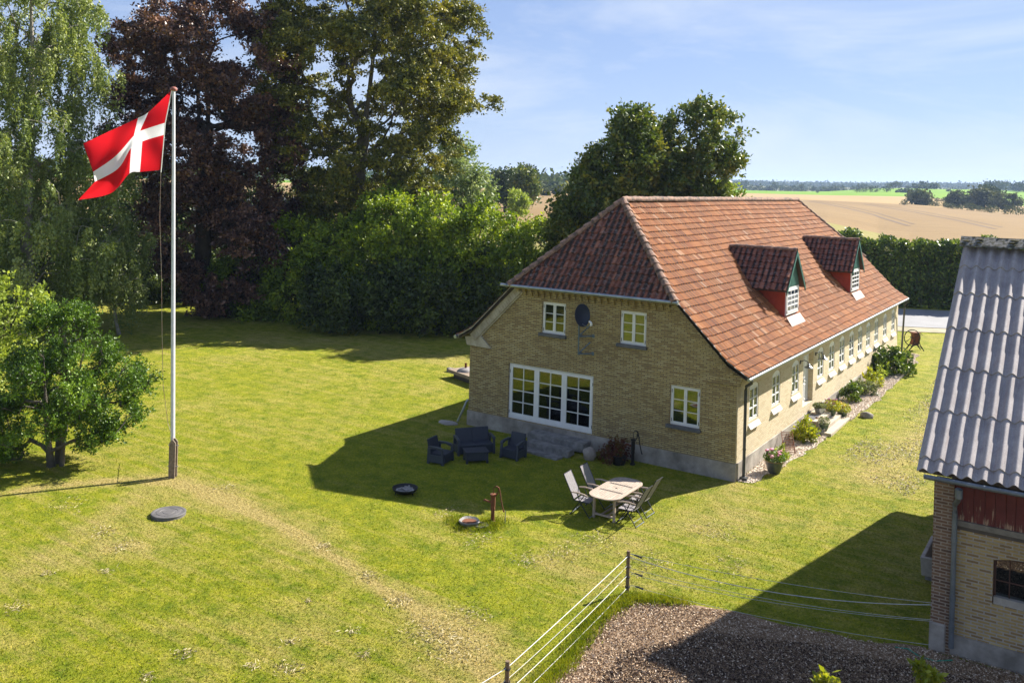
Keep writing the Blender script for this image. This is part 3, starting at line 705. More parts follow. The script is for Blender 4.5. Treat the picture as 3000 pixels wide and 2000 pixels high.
# ================================================================== FARMHOUSE
house = empty('farmhouse', (0, 0, 0), 0, 'long yellow brick farmhouse with half-hipped orange pantile roof and two dormers', 'house')
WX, LY, HP = 11.0, 28.0, .58
ZR, SL = 9.15, .985
def roof_z(x): return ZR - SL * abs(x + 5.5)
def grid_wall(us, vs_, holes):
    """faces of a wall sheet (u, v) with rectangular holes."""
    us = sorted(set(round(u, 4) for u in us)); vs2 = sorted(set(round(v, 4) for v in vs_)); q = []
    for a, b in zip(us[:-1], us[1:]):
        for c, d in zip(vs2[:-1], vs2[1:]):
            m_ = ((a + b) / 2, (c + d) / 2)
            if not any(h[0] < m_[0] < h[1] and h[2] < m_[1] < h[3] for h in holes): q.append((a, b, c, d))
    return q
def wall(name, T, u0, u1, v0, v1, holes, cuts, thick, mat, parent, extra=None):
    us = [u0, u1] + [h for H_ in holes for h in H_[:2]]; vv = [v0, v1] + [h for H_ in holes for h in H_[2:4]]
    bm = bmesh.new(); cache = {}
    def vt(u, v):
        k = (round(u, 4), round(v, 4))
        if k not in cache: cache[k] = bm.verts.new((u, v, 0))
        return cache[k]
    us2 = sorted(set(round(u, 4) for u in us)); vs3 = sorted(set(round(v, 4) for v in vv))
    for a, b, c, d in grid_wall(us, vv, holes): bm.faces.new((vt(a, c), vt(b, c), vt(b, d), vt(a, d)))
    for co, no in cuts: bmesh.ops.bisect_plane(bm, geom=bm.verts[:] + bm.edges[:] + bm.faces[:], plane_co=co, plane_no=no, clear_outer=True)
    r = bmesh.ops.extrude_face_region(bm, geom=bm.faces[:])
    for v in [g for g in r['geom'] if isinstance(g, bmesh.types.BMVert)]: v.co.z -= thick
    if extra:
        for poly, n0, n1 in extra:
            a = [bm.verts.new((x, y, n0)) for x, y in poly]; b = [bm.verts.new((x, y, n1)) for x, y in poly]; k = len(a)
            bm.faces.new(a); bm.faces.new(b[::-1])
            for i in range(k): bm.faces.new((a[i], b[i], b[(i + 1) % k], a[(i + 1) % k]))
    for v in bm.verts: v.co = Vector(T(v.co.x, v.co.y, v.co.z))
    bmesh.ops.recalc_face_normals(bm, faces=bm.faces); boxuv(bm)
    me = bpy.data.meshes.new(name); bm.to_mesh(me); bm.free(); me.materials.append(MAT[mat]); return link(bpy.data.objects.new(name, me), parent)
TG = lambda u, v, n: (u, -n, v)              # gable plane: u = x, v = z, n = outward (-y)
TF = lambda u, v, n: (n, u, v)               # facade plane: u = y, v = z, n = outward (+x)
GH = [(-7.67, -6.63, 4.07, 5.26), (-4.38, -3.34, 4.07, 5.26), (-9.12, -5.39, .6, 2.74), (-2.375, -1.274, 1.52, 2.885)]
ct = [((0, roof_z(0) - .14, 0), (SL, 1, 0)), ((-11, roof_z(-11) - .14, 0), (-SL, 1, 0)), ((0, 5.78, 0), (0, 1, 0))]
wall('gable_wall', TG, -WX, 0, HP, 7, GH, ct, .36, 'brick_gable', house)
FW_Y = [1.28, 3.83, 6.34, 10.11, 12.03, 13.92, 15.83, 17.64, 19.49, 21.5, 23.78, 26.1]
FH = [(y, y + 1.0, 1.72, 3.02) for y in FW_Y] + [(7.93, 9.45, .93, 3.02)]
def arch(y0, y1, z, rise=.13, k=8):
    pts = [(y0 + (y1 - y0) * i / k, z - rise + rise * (1 - (2 * i / k - 1) ** 2)) for i in range(k + 1)]
    h = k // 2; m_ = ((y0 + y1) / 2, z)
    return [[(y0, z), (y0, z - rise)] + pts[1:h] + [m_], [m_] + pts[h + 1:-1] + [(y1, z - rise), (y1, z)]], pts
ex = []
for y0, y1, z0, z1 in FH[:-1]:
    sp, _ = arch(y0, y1, z1); ex += [(s, 0, -.12) for s in sp]
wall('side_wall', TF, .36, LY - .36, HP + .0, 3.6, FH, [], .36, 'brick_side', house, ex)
wall('far_gable_wall', lambda u, v, n: (u, LY + n, v), -WX, 0, HP, 7, [], ct, .36, 'brick_side', house)
wall('back_wall', lambda u, v, n: (-WX - n, u, v), .36, LY - .36, HP, 3.6, [], [], .36, 'brick_side', house)
mb = MB(); mb.box(-.358, .0, .0, .3585, HP, 3.56); mb.v = [(x + .0015, y, z) for x, y, z in mb.v]
mb.v = [(x, y if y > .1 else .002, z) for x, y, z in mb.v]; mb.build('corner_brickwork', 'brick_side', house)
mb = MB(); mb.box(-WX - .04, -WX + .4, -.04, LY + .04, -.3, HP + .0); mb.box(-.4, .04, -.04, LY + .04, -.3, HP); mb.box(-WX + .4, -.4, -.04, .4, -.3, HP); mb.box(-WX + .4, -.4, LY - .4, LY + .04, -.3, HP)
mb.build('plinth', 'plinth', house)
mb = MB(); mb.box(-WX + .4, -.4, .4, LY - .4, HP - .2, HP + .02); mb.box(-WX + .37, -.37, .37, LY - .37, 3.25, 3.4); mb.box(-WX + .4, -.4, 9.3, 9.4, HP + .03, 3.2)
mb.build('interior', 'interior', house)
# brick bands under the verge, corbels under the hip eave
def band(sgn):
    mb = MB(); a = (-5.5 + sgn * 3.28); b = (-5.5 + sgn * 5.45)
    pts = [(a, 5.76), (b, roof_z(b) - .14)]
    def off(p, d): n = np.array([sgn * SL, 1]) / math.hypot(SL, 1); return (p[0] - n[0] * d, p[1] - n[1] * d)
    poly = [pts[0], pts[1], off(pts[1], .32), off(pts[0], .3)]
    mb.prism(poly, .003, .11, TG)
    pol2 = [off(pts[0], .3), off(pts[1], .32), off(pts[1], .38), off(pts[0], .36)]; mb.prism(pol2, .003, .06, TG)
    n = 24
    for k in range(n):
        u = (k + .5) / n; c = np.array(pts[0]) * (1 - u) + np.array(pts[1]) * u; c = np.array(off(c, .16)); al = math.atan2(-SL * sgn, 1) 
        t = np.array([math.cos(al), math.sin(al)]); nn = np.array([-t[1], t[0]])
        q = [c + t * .03 + nn * .12, c - t * .03 + nn * .12, c - t * .03 - nn * .12, c + t * .03 - nn * .12]
        mb.prism([tuple(x) for x in q], .112, .128, TG)
    # shoulder corbel
    x0 = -5.5 + sgn * 5.5; xs = [x0 - sgn * 1.05, x0 + sgn * .12]
    mb.prism([(xs[0], 3.18), (xs[1], 3.2), (xs[1] + sgn * .1, 3.52), (xs[0] + sgn * .5, 3.62)], .003, .07, TG)
    return mb.build('verge_brickwork', 'brick_gable' if sgn > 0 else 'verge_lit', house)
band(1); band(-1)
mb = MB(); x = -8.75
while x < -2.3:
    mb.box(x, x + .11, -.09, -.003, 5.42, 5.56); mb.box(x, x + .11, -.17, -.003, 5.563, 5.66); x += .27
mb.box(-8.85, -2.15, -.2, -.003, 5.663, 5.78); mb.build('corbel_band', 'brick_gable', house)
mb = MB(); mb.box(.003, .1, .1, LY - .1, 3.22, 3.34); mb.box(.003, .17, .1, LY - .1, 3.343, 3.5); mb.box(.003, .24, .1, LY - .1, 3.503, 3.6); mb.build('eave_cornice', 'brick_side', house)

# ---- pantile surfaces
def tiles(name, surf, nu, nv, wd, ln, mat, parent, cuts=(), stain_lo=0., jit=.004, rag=0.012):
    """surf(u, v, h) -> world point; u along the eave, v up the slope, h off the slope."""
    K = 9; s = np.linspace(0, 1, K); hp = .062 * np.abs(np.sin(np.pi * (s - .08))) ** .8 - .03
    Vs = []; tint = []; stn = []; uvs = []
    F1 = []
    for i in range(K - 1):
        F1.append((i, i + 1, K + i + 1, K + i)); F1.append((2 * K + i, 2 * K + i + 1, i + 1, i))
    F1 = np.array(F1)
    for r_ in range(nv):
        wob = .006 * np.sin(r_ * 1.7)
        for c_ in range(nu):
            u0 = c_ * wd; v0 = r_ * ln; du = rng.normal() * rag * .4; dv = rng.normal() * rag; dh = rng.normal() * jit; tw = rng.normal() * .004
            for row, (vv, hh) in enumerate(((v0 - .045 + dv, .05), (v0 + ln - .01 + dv * .5, .0), (v0 - .045 + dv, .008))):
                for k in range(K): Vs.append((u0 + s[k] * wd * 1.04 + du, vv, hp[k] + hh + dh + tw * s[k] + (0 if row < 2 else 0)))
            a = rng.random() ** 1.1; tint += [a] * len(F1)
            st = .14 + .26 * rng.random() + (.3 if rng.random() < .34 else 0) + stain_lo + .05 * mnoise.noise(Vector((u0 * .3, v0 * .5, 1))); stn += [st] * len(F1)
    Vs = np.array(Vs); n_t = nu * nv
    Fa = (np.arange(n_t) * 3 * K)[:, None, None] + F1[None]; Fa = Fa.reshape(-1, 4)
    W = surf(Vs[:, 0], Vs[:, 1], Vs[:, 2])
    o = np_mesh(name, W, Fa, mat, parent, fattrs={'tint': tint, 'stain': stn})
    me = o.data; uvl = me.uv_layers.new(name='uv'); li = np.empty(len(me.loops), np.int32); me.loops.foreach_get('vertex_index', li)
    uvl.data.foreach_set('uv', Vs[li][:, :2].astype(np.float32).ravel())
    if cuts:
        bm = bmesh.new(); bm.from_mesh(me)
        for co, no in cuts: bmesh.ops.bisect_plane(bm, geom=bm.verts[:] + bm.edges[:] + bm.faces[:], plane_co=co, plane_no=no, clear_outer=True)
        bm.to_mesh(me); bm.free()
    return o
YV0, YV1 = -.28, LY + .28                     # verges
HSL = 1.262                                   # half hip pitch
ZH = 5.84; YH = -.42
hipf = ((0, YH, ZH + .02), (0, -HSL, 1)); hipb = ((0, LY + .42, ZH + .02), (0, HSL, 1))
sl_l = math.hypot(1, SL)
def prof_side(v):                             # distance up the slope from the eave tip -> (offset from ridge, z)
    v1 = .8; x0, z0, x1, z1 = 5.92, 3.58, 5.25, roof_z(-.25)
    a = np.clip(v / v1, None, 1); xx = x0 + (x1 - x0) * a; zz = z0 + (z1 - z0) * a
    e = np.maximum(v - v1, 0) / sl_l; return xx - e, zz + e * SL
def side_surf(sg):
    def f(u, v, h):
        x, z = prof_side(v); n = np.array([sg * SL / sl_l, 0, 1 / sl_l])
        yy = (YV0 + u) if sg > 0 else (YV1 - u)
        sag = -.03 * np.sin(yy * .35) - .03 * np.sin(yy * .11 + 1)
        return np.stack([-5.5 + sg * x + n[0] * h, yy, z + n[2] * h + sag * .7 * np.clip(v / 3, 0, 1)], -1)
    return f
nv = int(round(((5.25) * sl_l + .8) / .32)) ; ncol = int(round((YV1 - YV0) / .24)); lnv = (5.25 * sl_l + .8) / nv; wdc = (YV1 - YV0) / ncol
# dormers cut their own footprint out of nothing: they stand on the tiles
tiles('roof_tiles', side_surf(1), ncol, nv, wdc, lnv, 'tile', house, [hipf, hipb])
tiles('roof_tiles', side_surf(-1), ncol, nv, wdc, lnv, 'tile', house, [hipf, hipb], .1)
def hip_surf(sg):
    ll = math.hypot(1, HSL)
    def f(u, v, h):
        e = v / ll; y = (YH + e) if sg > 0 else (LY + .42 - e)
        return np.stack([(-9.3 + u) if sg > 0 else (-1.7 - u), y - sg * h * HSL / ll, ZH + e * HSL + h / ll], -1)
    return f
hl = 2.66 * math.hypot(1, HSL); nh = int(round(hl / .32))
cutsd = [((0, 0, roof_z(0) + .06), (SL, 0, 1)), ((-11, 0, roof_z(-11) + .06), (-SL, 0, 1))]
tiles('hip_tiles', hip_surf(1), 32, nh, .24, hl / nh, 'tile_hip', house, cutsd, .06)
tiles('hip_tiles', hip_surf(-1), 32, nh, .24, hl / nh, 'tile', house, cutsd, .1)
# closed deck below the tiles
mb = MB()
for sg in (1, -1):
    pr_ = [prof_side(np.array(v)) for v in (0.02, .8, .8 + 5.2 * sl_l)]
    def yend(z, s): 
        e = max(0, (z - ZH) / HSL); return (YH + e + .03) if s < 0 and z > ZH + .17 else (LY + .42 - e - .03) if s > 0 and z > ZH + .17 else (YV0 + .02 if s < 0 else YV1 - .02)
    pts = [(5.90, 3.55), (5.25, roof_z(-.25) - .05), (3.35, roof_z(-5.5 + 3.35) - .05), (.02, 9.08)]
    ra = [(-5.5 + sg * x, yend(z, -1), z) for x, z in pts]; rb = [(-5.5 + sg * x, yend(z, 1), z) for x, z in pts]
    b = len(mb.v); mb.v += ra + rb; mb.v += [(x, y, z - .1) for x, y, z in ra + rb]; n = 4
    for i in range(n - 1):
        mb.f += [(b + i, b + i + 1, b + n + i + 1, b + n + i), (b + 2 * n + i, b + 3 * n + i, b + 3 * n + i + 1, b + 2 * n + i + 1), (b + i, b + 2 * n + i, b + 2 * n + i + 1, b + i + 1), (b + n + i, b + n + i + 1, b + 3 * n + i + 1, b + 3 * n + i)]
    mb.f += [(b, b + n, b + 3 * n, b + 2 * n)]
for y0, y1 in ((YH + .03, 2.2), (LY + .39, LY - 2.2)):
    mb.add([(-8.95, y0, ZH - .03), (-2.05, y0, ZH - .03), (-5.5, y1, 9.05), (-8.95, y0, ZH - .12), (-2.05, y0, ZH - .12), (-5.5, y1, 8.96)], [(0, 1, 2), (3, 5, 4), (0, 3, 4, 1), (1, 4, 5, 2), (2, 5, 3, 0)])
mb.build('roof_deck', 'dark_wood', house)
def ridge(name, p0, p1, r=.125, ln=.36, mat='tile_ridge', parent=None, jit=.01):
    p0, p1 = Vector(p0), Vector(p1); d = (p1 - p0); n = max(1, int(d.length / ln)); d = d / n; a = d.normalized(); s = a.cross(Vector((0, 0, 1))).normalized(); u = s.cross(a)
    mb = MB(); K = 8
    for i in range(n):
        q0 = p0 + d * i; q1 = p0 + d * (i + 1.12); o = Vector((random.uniform(-jit, jit), random.uniform(-jit, jit), random.uniform(-jit, jit)))
        vs_ = []
        for q, R_ in ((q0, r * 1.3), (q1, r * .9), (q0, r * 1.0)):
            for k in range(K + 1):
                t = math.pi * (-.12 + 1.24 * k / K); vs_.append(q + o + s * math.cos(t) * R_ + u * (math.sin(t) * R_ * .85))
        mb.add(vs_, [(k, k + 1, K + 2 + k, K + 1 + k) for k in range(K)] + [(2 * K + 2 + k, 2 * K + 3 + k, k + 1, k) for k in range(K)])
    return mb.build(name, mat, parent, smooth=False)
ridge('ridge_tiles', (-5.5, LY - 2.15, 9.2), (-5.5, 2.2, 9.2), parent=house)
for sx_ in (-1, 1):
    for y0, y1 in ((-.5, 2.2), (LY + .5, LY - 2.2)): ridge('hip_ridge_tiles', (-5.5 + sx_ * 3.42, y0, 5.82), (-5.5, y1, 9.18), parent=house)
# gutters and pipes
mb = MB(); mb.tube([(-9.25, -.52, 5.8), (-1.95, -.52, 5.8)], .06, 10)
for k in range(8): mb.tube([(-9.0 + k, -.52, 5.8), (-8.97 + k, -.52, 5.8)], .084, 8)
mb.build('hip_gutter', 'zinc', house, True)
MB().tube([(.5, YV0 - .05, 3.5), (.5, YV1, 3.52)], .055, 10).build('gutter', 'zinc', house, True)
MB().tube([(-11.52, YV0 - .05, 3.5), (-11.52, YV1, 3.52)], .075, 10).build('gutter', 'zinc', house, True)
mb = MB(); mb.tube([(.52, -.1, 3.46), (.5, -.05, 3.36), (.22, .3, 3.16), (.17, .38, 3.0), (.17, .4, .1), (.24, .3, .02)], .052, 10)
for z in (2.6, 1.0): mb.tube([(.17, .4, z), (.17, .4, z + .05)], .062, 10)
mb.cbox((.2, .35, .05), (.24, .2, .12)); mb.build('downpipe', 'pipe_dark', house, True)
MB().tube([(.5, 28.25, 3.45), (.36, 28.2, 3.2), (.3, 28.3, 2.9), (.12, 28.8, .25)], .055, 8).build('downpipe', 'pipe_dark', house, True)
MB().tube([(-11.03, -.0, 1.0), (-11.08, -.05, .9), (-11.2, -.12, .55), (-11.38, -.2, .1)], .045, 8).build('drain_spout', 'zinc', house, True)
for sg in (1, -1):
    mb = MB(); a = prof_side(np.array([0., .8, .8 + 1.95 * sl_l]))
    pts = [(-5.5 + sg * x, z) for x, z in zip(*a)]
    mb.prism([(pts[0][0], pts[0][1] + .01), (pts[1][0], pts[1][1]), (pts[2][0], pts[2][1]), (pts[2][0], pts[2][1] - .12), (pts[1][0], pts[1][1] - .14), (pts[0][0], pts[0][1] - .1)], .115, .26, TG)
    mb.build('verge_underside', 'verge_lit' if sg < 0 else 'pipe_dark', house)

# ---- windows
def window(parent, T, u0, u1, v0, v1, cas, rows, cols, dep=.07, sill='slate', archtop=0, name='window', fw_=.055, sw=.05, mull=.022, door=False, bottom=0.):
    mb = MB(); n0, n1 = -dep - .07, -dep
    vt = v1 - archtop
    mb.box(u0 + .004, u0 + fw_, v0, vt, n0, n1, T); mb.box(u1 - fw_, u1 - .004, v0, vt, n0, n1, T)
    mb.box(u0 + fw_, u1 - fw_, v0, v0 + fw_, n0, n1, T)
    if archtop:
        k = 8; top = [(u0 + .004 + (u1 - u0 - .008) * i / k, vt + archtop * (1 - (2 * i / k - 1) ** 2) - .004) for i in range(k + 1)]
        mb.prism([(u0 + .004, vt), ] + [top[0]][:0] + top[1:-1] + [(u1 - .004, vt), (u1 - fw_, vt - .05), (u0 + fw_, vt - .05)], n0, n1 + .003, T)
    else: mb.box(u0 + fw_, u1 - fw_, v1 - fw_, v1 - .004, n0, n1, T)
    cw = (u1 - u0 - 2 * fw_) / cas; s0, s1 = n1 - .045, n1 + .018
    gl = MB(); ti = vt - .05 if archtop else v1 - fw_
    for c in range(cas):
        a = u0 + fw_ + c * cw + .004; b = a + cw - .008; lo = v0 + fw_ + .004; hi = ti - .004; bb = sw + bottom
        mb.box(a, a + sw, lo, hi, s0, s1, T); mb.box(b - sw, b, lo, hi, s0, s1, T); mb.box(a + sw, b - sw, lo, lo + bb, s0, s1 - .002, T); mb.box(a + sw, b - sw, hi - sw, hi, s0, s1 - .002, T)
        ia, ib, il, ih = a + sw, b - sw, lo + bb, hi - sw
        for r_ in range(1, rows):
            z = il + (ih - il) * r_ / rows; mb.box(ia, ib, z - mull / 2, z + mull / 2, s0 + .01, s1 - .006, T)
        for q in range(1, cols):
            x = ia + (ib - ia) * q / cols; mb.box(x - mull / 2, x + mull / 2, il, ih, s0 + .012, s1 - .008, T)
        gl.box(ia - .005, ib + .005, il - .005, ih + .005, (s0 + s1) / 2 - .004, (s0 + s1) / 2 + .004, T)
        for hz in (.18, .82):       # hinges
            if sill == 'slate' or door: pass
    f = mb.build(name, 'white', parent); gl.build('pane', 'glass', f)
    if sill != 'white':
        for uu in (u0 + fw_, u1 - fw_):
            for hz in (.12, .85): MB().box(uu - .008, uu + .008, v0 + (v1 - v0) * hz - .06, v0 + (v1 - v0) * hz + .06, s1, s1 + .012, T).build('hinge', 'black_iron', f)
    if sill == 'slate':
        MB().box(u0 - .1, u1 + .06, v0 - .12, v0 - .002, -.06, .1, T).build('sill', 'slate', f, bevel=.012)
    elif sill == 'white':
        mb = MB(); q = [(v0 + .02, -.07), (v0 - .02, -.07), (v0 - .24, .02), (v0 - .24, .11)]
        S = lambda a, b, n: T(n, a, b)
        mb.prism(q, u0 - .06, u1 + .06, S); mb.build('sill', 'white_masonry', f)
    return f
for h in GH[:2] + GH[3:]: window(house, TG, *h, 2, 3, 1)
window(house, TG, *GH[2], 3, 4, 2, name='terrace_door', sill=None, sw=.105, fw_=.05, door=True, bottom=.06, mull=.03)
for h in FH[:-1]: window(house, TF, *h, 2, 3, 1, dep=.03, sill='white', archtop=.13, sw=.04, fw_=.045, mull=.04)
# flat brick arches (standing bricks) above the gable windows
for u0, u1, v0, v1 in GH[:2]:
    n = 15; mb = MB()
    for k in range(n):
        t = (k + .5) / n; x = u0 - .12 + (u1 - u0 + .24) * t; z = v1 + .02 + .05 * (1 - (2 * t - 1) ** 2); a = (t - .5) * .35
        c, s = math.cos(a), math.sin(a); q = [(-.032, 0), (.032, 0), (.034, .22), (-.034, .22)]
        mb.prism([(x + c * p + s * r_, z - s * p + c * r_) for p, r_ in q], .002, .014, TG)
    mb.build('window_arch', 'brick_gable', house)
# facade door
d0, d1, dz0, dz1 = FH[-1]
mb = MB(); n1 = -.2
mb.box(d0 + .004, d0 + .08, dz0, dz1 - .004, n1 - .06, n1, TF); mb.box(d1 - .08, d1 - .004, dz0, dz1 - .004, n1 - .06, n1, TF); mb.box(d0 + .08, d1 - .08, dz1 - .08, dz1 - .004, n1 - .06, n1, TF)
mid = (d0 + d1) / 2
for a, b in ((d0 + .085, mid - .004), (mid + .004, d1 - .085)):
    mb.box(a, b, dz0 + .01, dz1 - .085, n1 - .05, n1 - .01, TF)
    for z0, z1 in ((dz0 + .12, dz0 + .75), (dz0 + .87, dz0 + 1.9)): 
        mb.box(a + .1, a + .13, z0, z1, n1 - .009, n1 + .008, TF); mb.box(b - .13, b - .1, z0, z1, n1 - .009, n1 + .008, TF); mb.box(a + .1, b - .1, z0, z0 + .03, n1 - .009, n1 + .01, TF); mb.box(a + .1, b - .1, z1 - .03, z1, n1 - .009, n1 + .01, TF)
fd = mb.build('front_door', 'white', house); MB().cbox((-.17, mid + .06, 1.95), (.05, .12, .03)).build('handle', 'zinc', fd)
# wall lamps either side of the door
for y in (7.45, 9.75):
    mb = MB(); mb.tube([(.0, y, 2.86), (.16, y, 2.95), (.3, y, 2.9), (.34, y, 2.76)], .015, 6); mb.cbox((.01, y, 2.85), (.03, .1, .14))
    l_ = mb.build('wall_lamp', 'black_iron', house, True)
    MB().lathe([(.02, .1), (.05, .08), (.06, .02), (.17, -.06), (.175, -.07), (.05, .0)], 16, (.34, y, 2.74)).build('lamp_shade', 'zinc', l_, True)
# ---- dormers
def dormer(yc):
    mbs = MB(); xf = -.74; hw = .9; ze = 5.66; za = 7.2; xb = -3.5; hb = 1.32; zl = 5.66; xo = -.56
    c0 = MB(); c0.prism([(yc - hw - .02, ze + .1), (yc + hw + .02, ze + .1), (yc, za - .05)], 0, .03, lambda a, b, n: (xf + .02 + n, a, b)); body = c0.build('dormer', 'green_paint', house)
    for s in (-1, 1):       # cheeks
        c0 = MB()
        y0, y1 = sorted((yc + s * hw, yc + s * (hw - .09)))
        zb = roof_z(xf); c0.prism([(xf, zb - .05), (xf, ze + .12), (-5.5 + (ZR - ze - .12) / SL, ze + .12), ], y0, y1, lambda a, b, n: (a, n, b)); c0.build('cheek', 'red_render', body)
    mb = MB()
    for k in range(9):
        y = yc - .75 + k * .187; hh = ze + .1 + (za - ze - .2) * (1 - abs(y - yc) / hw) - .02
        if hh > ze + .2: mb.box(xf + .05, xf + .058, y - .012, y + .012, ze + .1, hh)
    mb.build('cover_strips', 'green_paint', body)
    sl_ = (za - 5.42) / 1.42
    for s in (-1, 1):
        m2 = MB(); m2.prism([(yc, za + .06), (yc + s * (hb + .02), zl), (yc + s * (hb + .02), zl - .18), (yc, za - .16)], 0, .035, lambda a, b, n: (xo + n, a, b)); m2.build('bargeboard', 'green_paint', body)
        # soffit deck
        m2 = MB(); xq = -5.5 + (ZR - zl) / SL - .05; m2.add([(xo, yc, za), (xo, yc + s * hb, zl), (xq, yc + s * hb, zl), (xb, yc, za), (xo, yc, za - .05), (xo, yc + s * hb, zl - .05), (xq, yc + s * hb, zl - .05), (xb, yc, za - .05)], [(0, 1, 2, 3), (7, 6, 5, 4), (0, 4, 5, 1), (1, 5, 6, 2), (2, 6, 7, 3), (3, 7, 4, 0)]); m2.build('dormer_deck', 'dark_wood', body)
        ll = math.hypot(hb + .04, za - zl)
        def f(u, v, h, s=s):
            e = v / ll; yy = (hb + .04) * (1 - e); nn = np.array([s * (za - zl) / ll, hb / ll])
            x_ = (xo + .02 - u) if s < 0 else (xo - 3.4 + u)
            return np.stack([x_, yc + s * yy + nn[0] * h, zl + .04 + (za - zl) * e + nn[1] * h], -1)
        cut = [((0, 0, roof_z(0) - .02), (-SL, 0, -1))]
        cut = [((0, 0, roof_z(0) + .03), (-SL, 0, -1.)), ((xo + .02, 0, 0), (1, 0, 0))]
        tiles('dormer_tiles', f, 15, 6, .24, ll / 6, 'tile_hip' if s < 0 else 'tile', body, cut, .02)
    ridge('dormer_ridge', (xo + .02, yc, za + .07), (xb + .1, yc, za + .07), .1, .34, parent=body)
    Td = lambda u, v, n: (xf + .05 + n, u, v)
    window(body, Td, yc - hw + .02, yc + hw - .02, roof_z(xf) + .16, ze + .08, 1, 4, 3, dep=0, sill=None, sw=.07, fw_=.08, mull=.045)
    mb = MB(); zb = roof_z(xf); mb.add([(xf + .1, yc - hw - .05, zb + .1), (xf + .1, yc + hw + .05, zb + .1), (xf + .34, yc + hw + .1, roof_z(xf + .34) + .1), (xf + .34, yc - hw - .1, roof_z(xf + .34) + .1), (xf + .1, yc - hw - .05, zb + .07), (xf + .1, yc + hw + .05, zb + .07), (xf + .34, yc + hw + .1, roof_z(xf + .34) + .07), (xf + .34, yc - hw - .1, roof_z(xf + .34) + .07)], [(0, 1, 2, 3), (7, 6, 5, 4), (2, 6, 7, 3), (0, 4, 5, 1), (1, 5, 6, 2), (3, 7, 4, 0)])
    mb.build('flashing', plain('lead and mortar flashing', (.62, .45, .4), (.45, .28, .22), 9, .8), body)
dormer(8.55); dormer(19.85)
# satellite dish on its wall brackets (fixed to the gable)
sd = empty('satellite_dish', (-5.86, -.35, 3.52), 0, 'dark oval satellite dish on a steel mast bracketed to the gable wall', 'satellite dish')
mb = MB(); mb.tube([(0, 0, 0), (0, 0, 1.5)], .026, 8)
mb.build('mast', 'bracket', sd, True)
for z in (.02, .66):
    mb = MB(); mb.tube([(0, 0, z), (-.05, .345, z)], .02, 6); mb.tube([(0, 0, z), (.42, .345, z + .02)], .024, 6); mb.tube([(0, 0, z + .02), (.3, .34, z + .42)], .022, 6); mb.cbox((.42, .34, z + .02), (.09, .02, .12)); mb.build('bracket', 'bracket', sd, True)
dm = Matrix.Translation((.3, -.3, 1.5)) @ Matrix.Rotation(R(62), 4, 'Z') @ Matrix.Rotation(R(-8), 4, 'X')
mb = MB(); n = 28
for R_, dd in ((.0, .075), (.12, .07), (.25, .045), (.37, 0), (.385, .004), (.37, .012), (.25, .058), (.0, .087)):
    for k in range(n): t = 2 * math.pi * k / n; mb.v.append(tuple(dm @ Vector((R_ * .86 * math.cos(t), dd, R_ * 1.08 * math.sin(t)))))
for i in range(7):
    for k in range(n): mb.f.append((i * n + k, i * n + (k + 1) % n, (i + 1) * n + (k + 1) % n, (i + 1) * n + k))
mb.build('dish', 'dish', sd, True)
mb = MB(); mb.tube([tuple(dm @ Vector((0, .08, -.3))), tuple(dm @ Vector((0, -.3, -.42))), tuple(dm @ Vector((0, -.52, -.3)))], .014, 6); mb.tube([(0, 0, 1.45), tuple(dm @ Vector((0, .1, 0)))], .03, 6); mb.build('feed_arm', 'zinc', sd, True)
q = dm @ Vector((0, -.54, -.26)); MB().tube([tuple(q), tuple(q + (dm.to_3x3() @ Vector((0, .12, .04))))], .035, 8).cbox(tuple(q + Vector((0, 0, -.06))), (.06, .08, .1)).build('receiver', 'white', sd)

# ================================================================== BARN (wall faces the camera, gable end towards the house)
barn = empty('barn', (7.4, -7.85, 0), 0, 'brick barn with grey corrugated roof and red plank upper wall on the right', 'barn')
BX0, BY0, BX1, BY1 = 0.0, 0.0, 20.0, 12.25     # local coordinates from here on
TB = lambda u, v, n: (u, -n, v)
wall('front_wall', TB, 0, BX1, .42, 2.74, [(.86, 2.05, 1.26, 2.28), (4.6, 5.8, 1.26, 2.28)], [], .36, 'brick_barn', barn)
bro = 8.38; 
gcut = [((0, 3.62, 0), (-.7, 1, 0)), ((12.25, 3.62, 0), (.7, 1, 0))]
wall('gable_end', lambda u, v, n: (-n - .002, u, v), .365, 12.25, -.2, 9, [], gcut, .36, 'brick_red', barn)
mb = MB(); mb.box(-.28, .1, -.1, .3, -.2, 3.62); mb.build('corner_pier', 'brick_red', barn)
mb = MB(); mb.box(-.3, .02, -.14, .28, -.2, .62); mb.build('pier_foot', 'plinth', barn, bevel=.03)
mb = MB(); mb.box(.05, BX1, -.06, .33, -.3, .43); mb.build('plinth', 'plinth', barn)
mb = MB(); x = .06; 
while x < BX1:
    wd_ = random.uniform(.17, .25); mb.box(x + .004, x + wd_ - .004, .0, .03 + random.uniform(0, .008), 2.86, 3.66); x += wd_
mb.build('red_boards', 'boards', barn)
MB().box(.06, BX1, .04, .3, 2.87, 3.66).build('board_backing', 'dark_wood', barn)
mb = MB(); mb.box(.06, BX1, -.05, .1, 2.745, 2.86); mb.build('beam', 'beam', barn)
MB().box(.04, BX1, -.01, .12, 2.66, 2.742).build('wall_plate', 'dark_wood', barn)
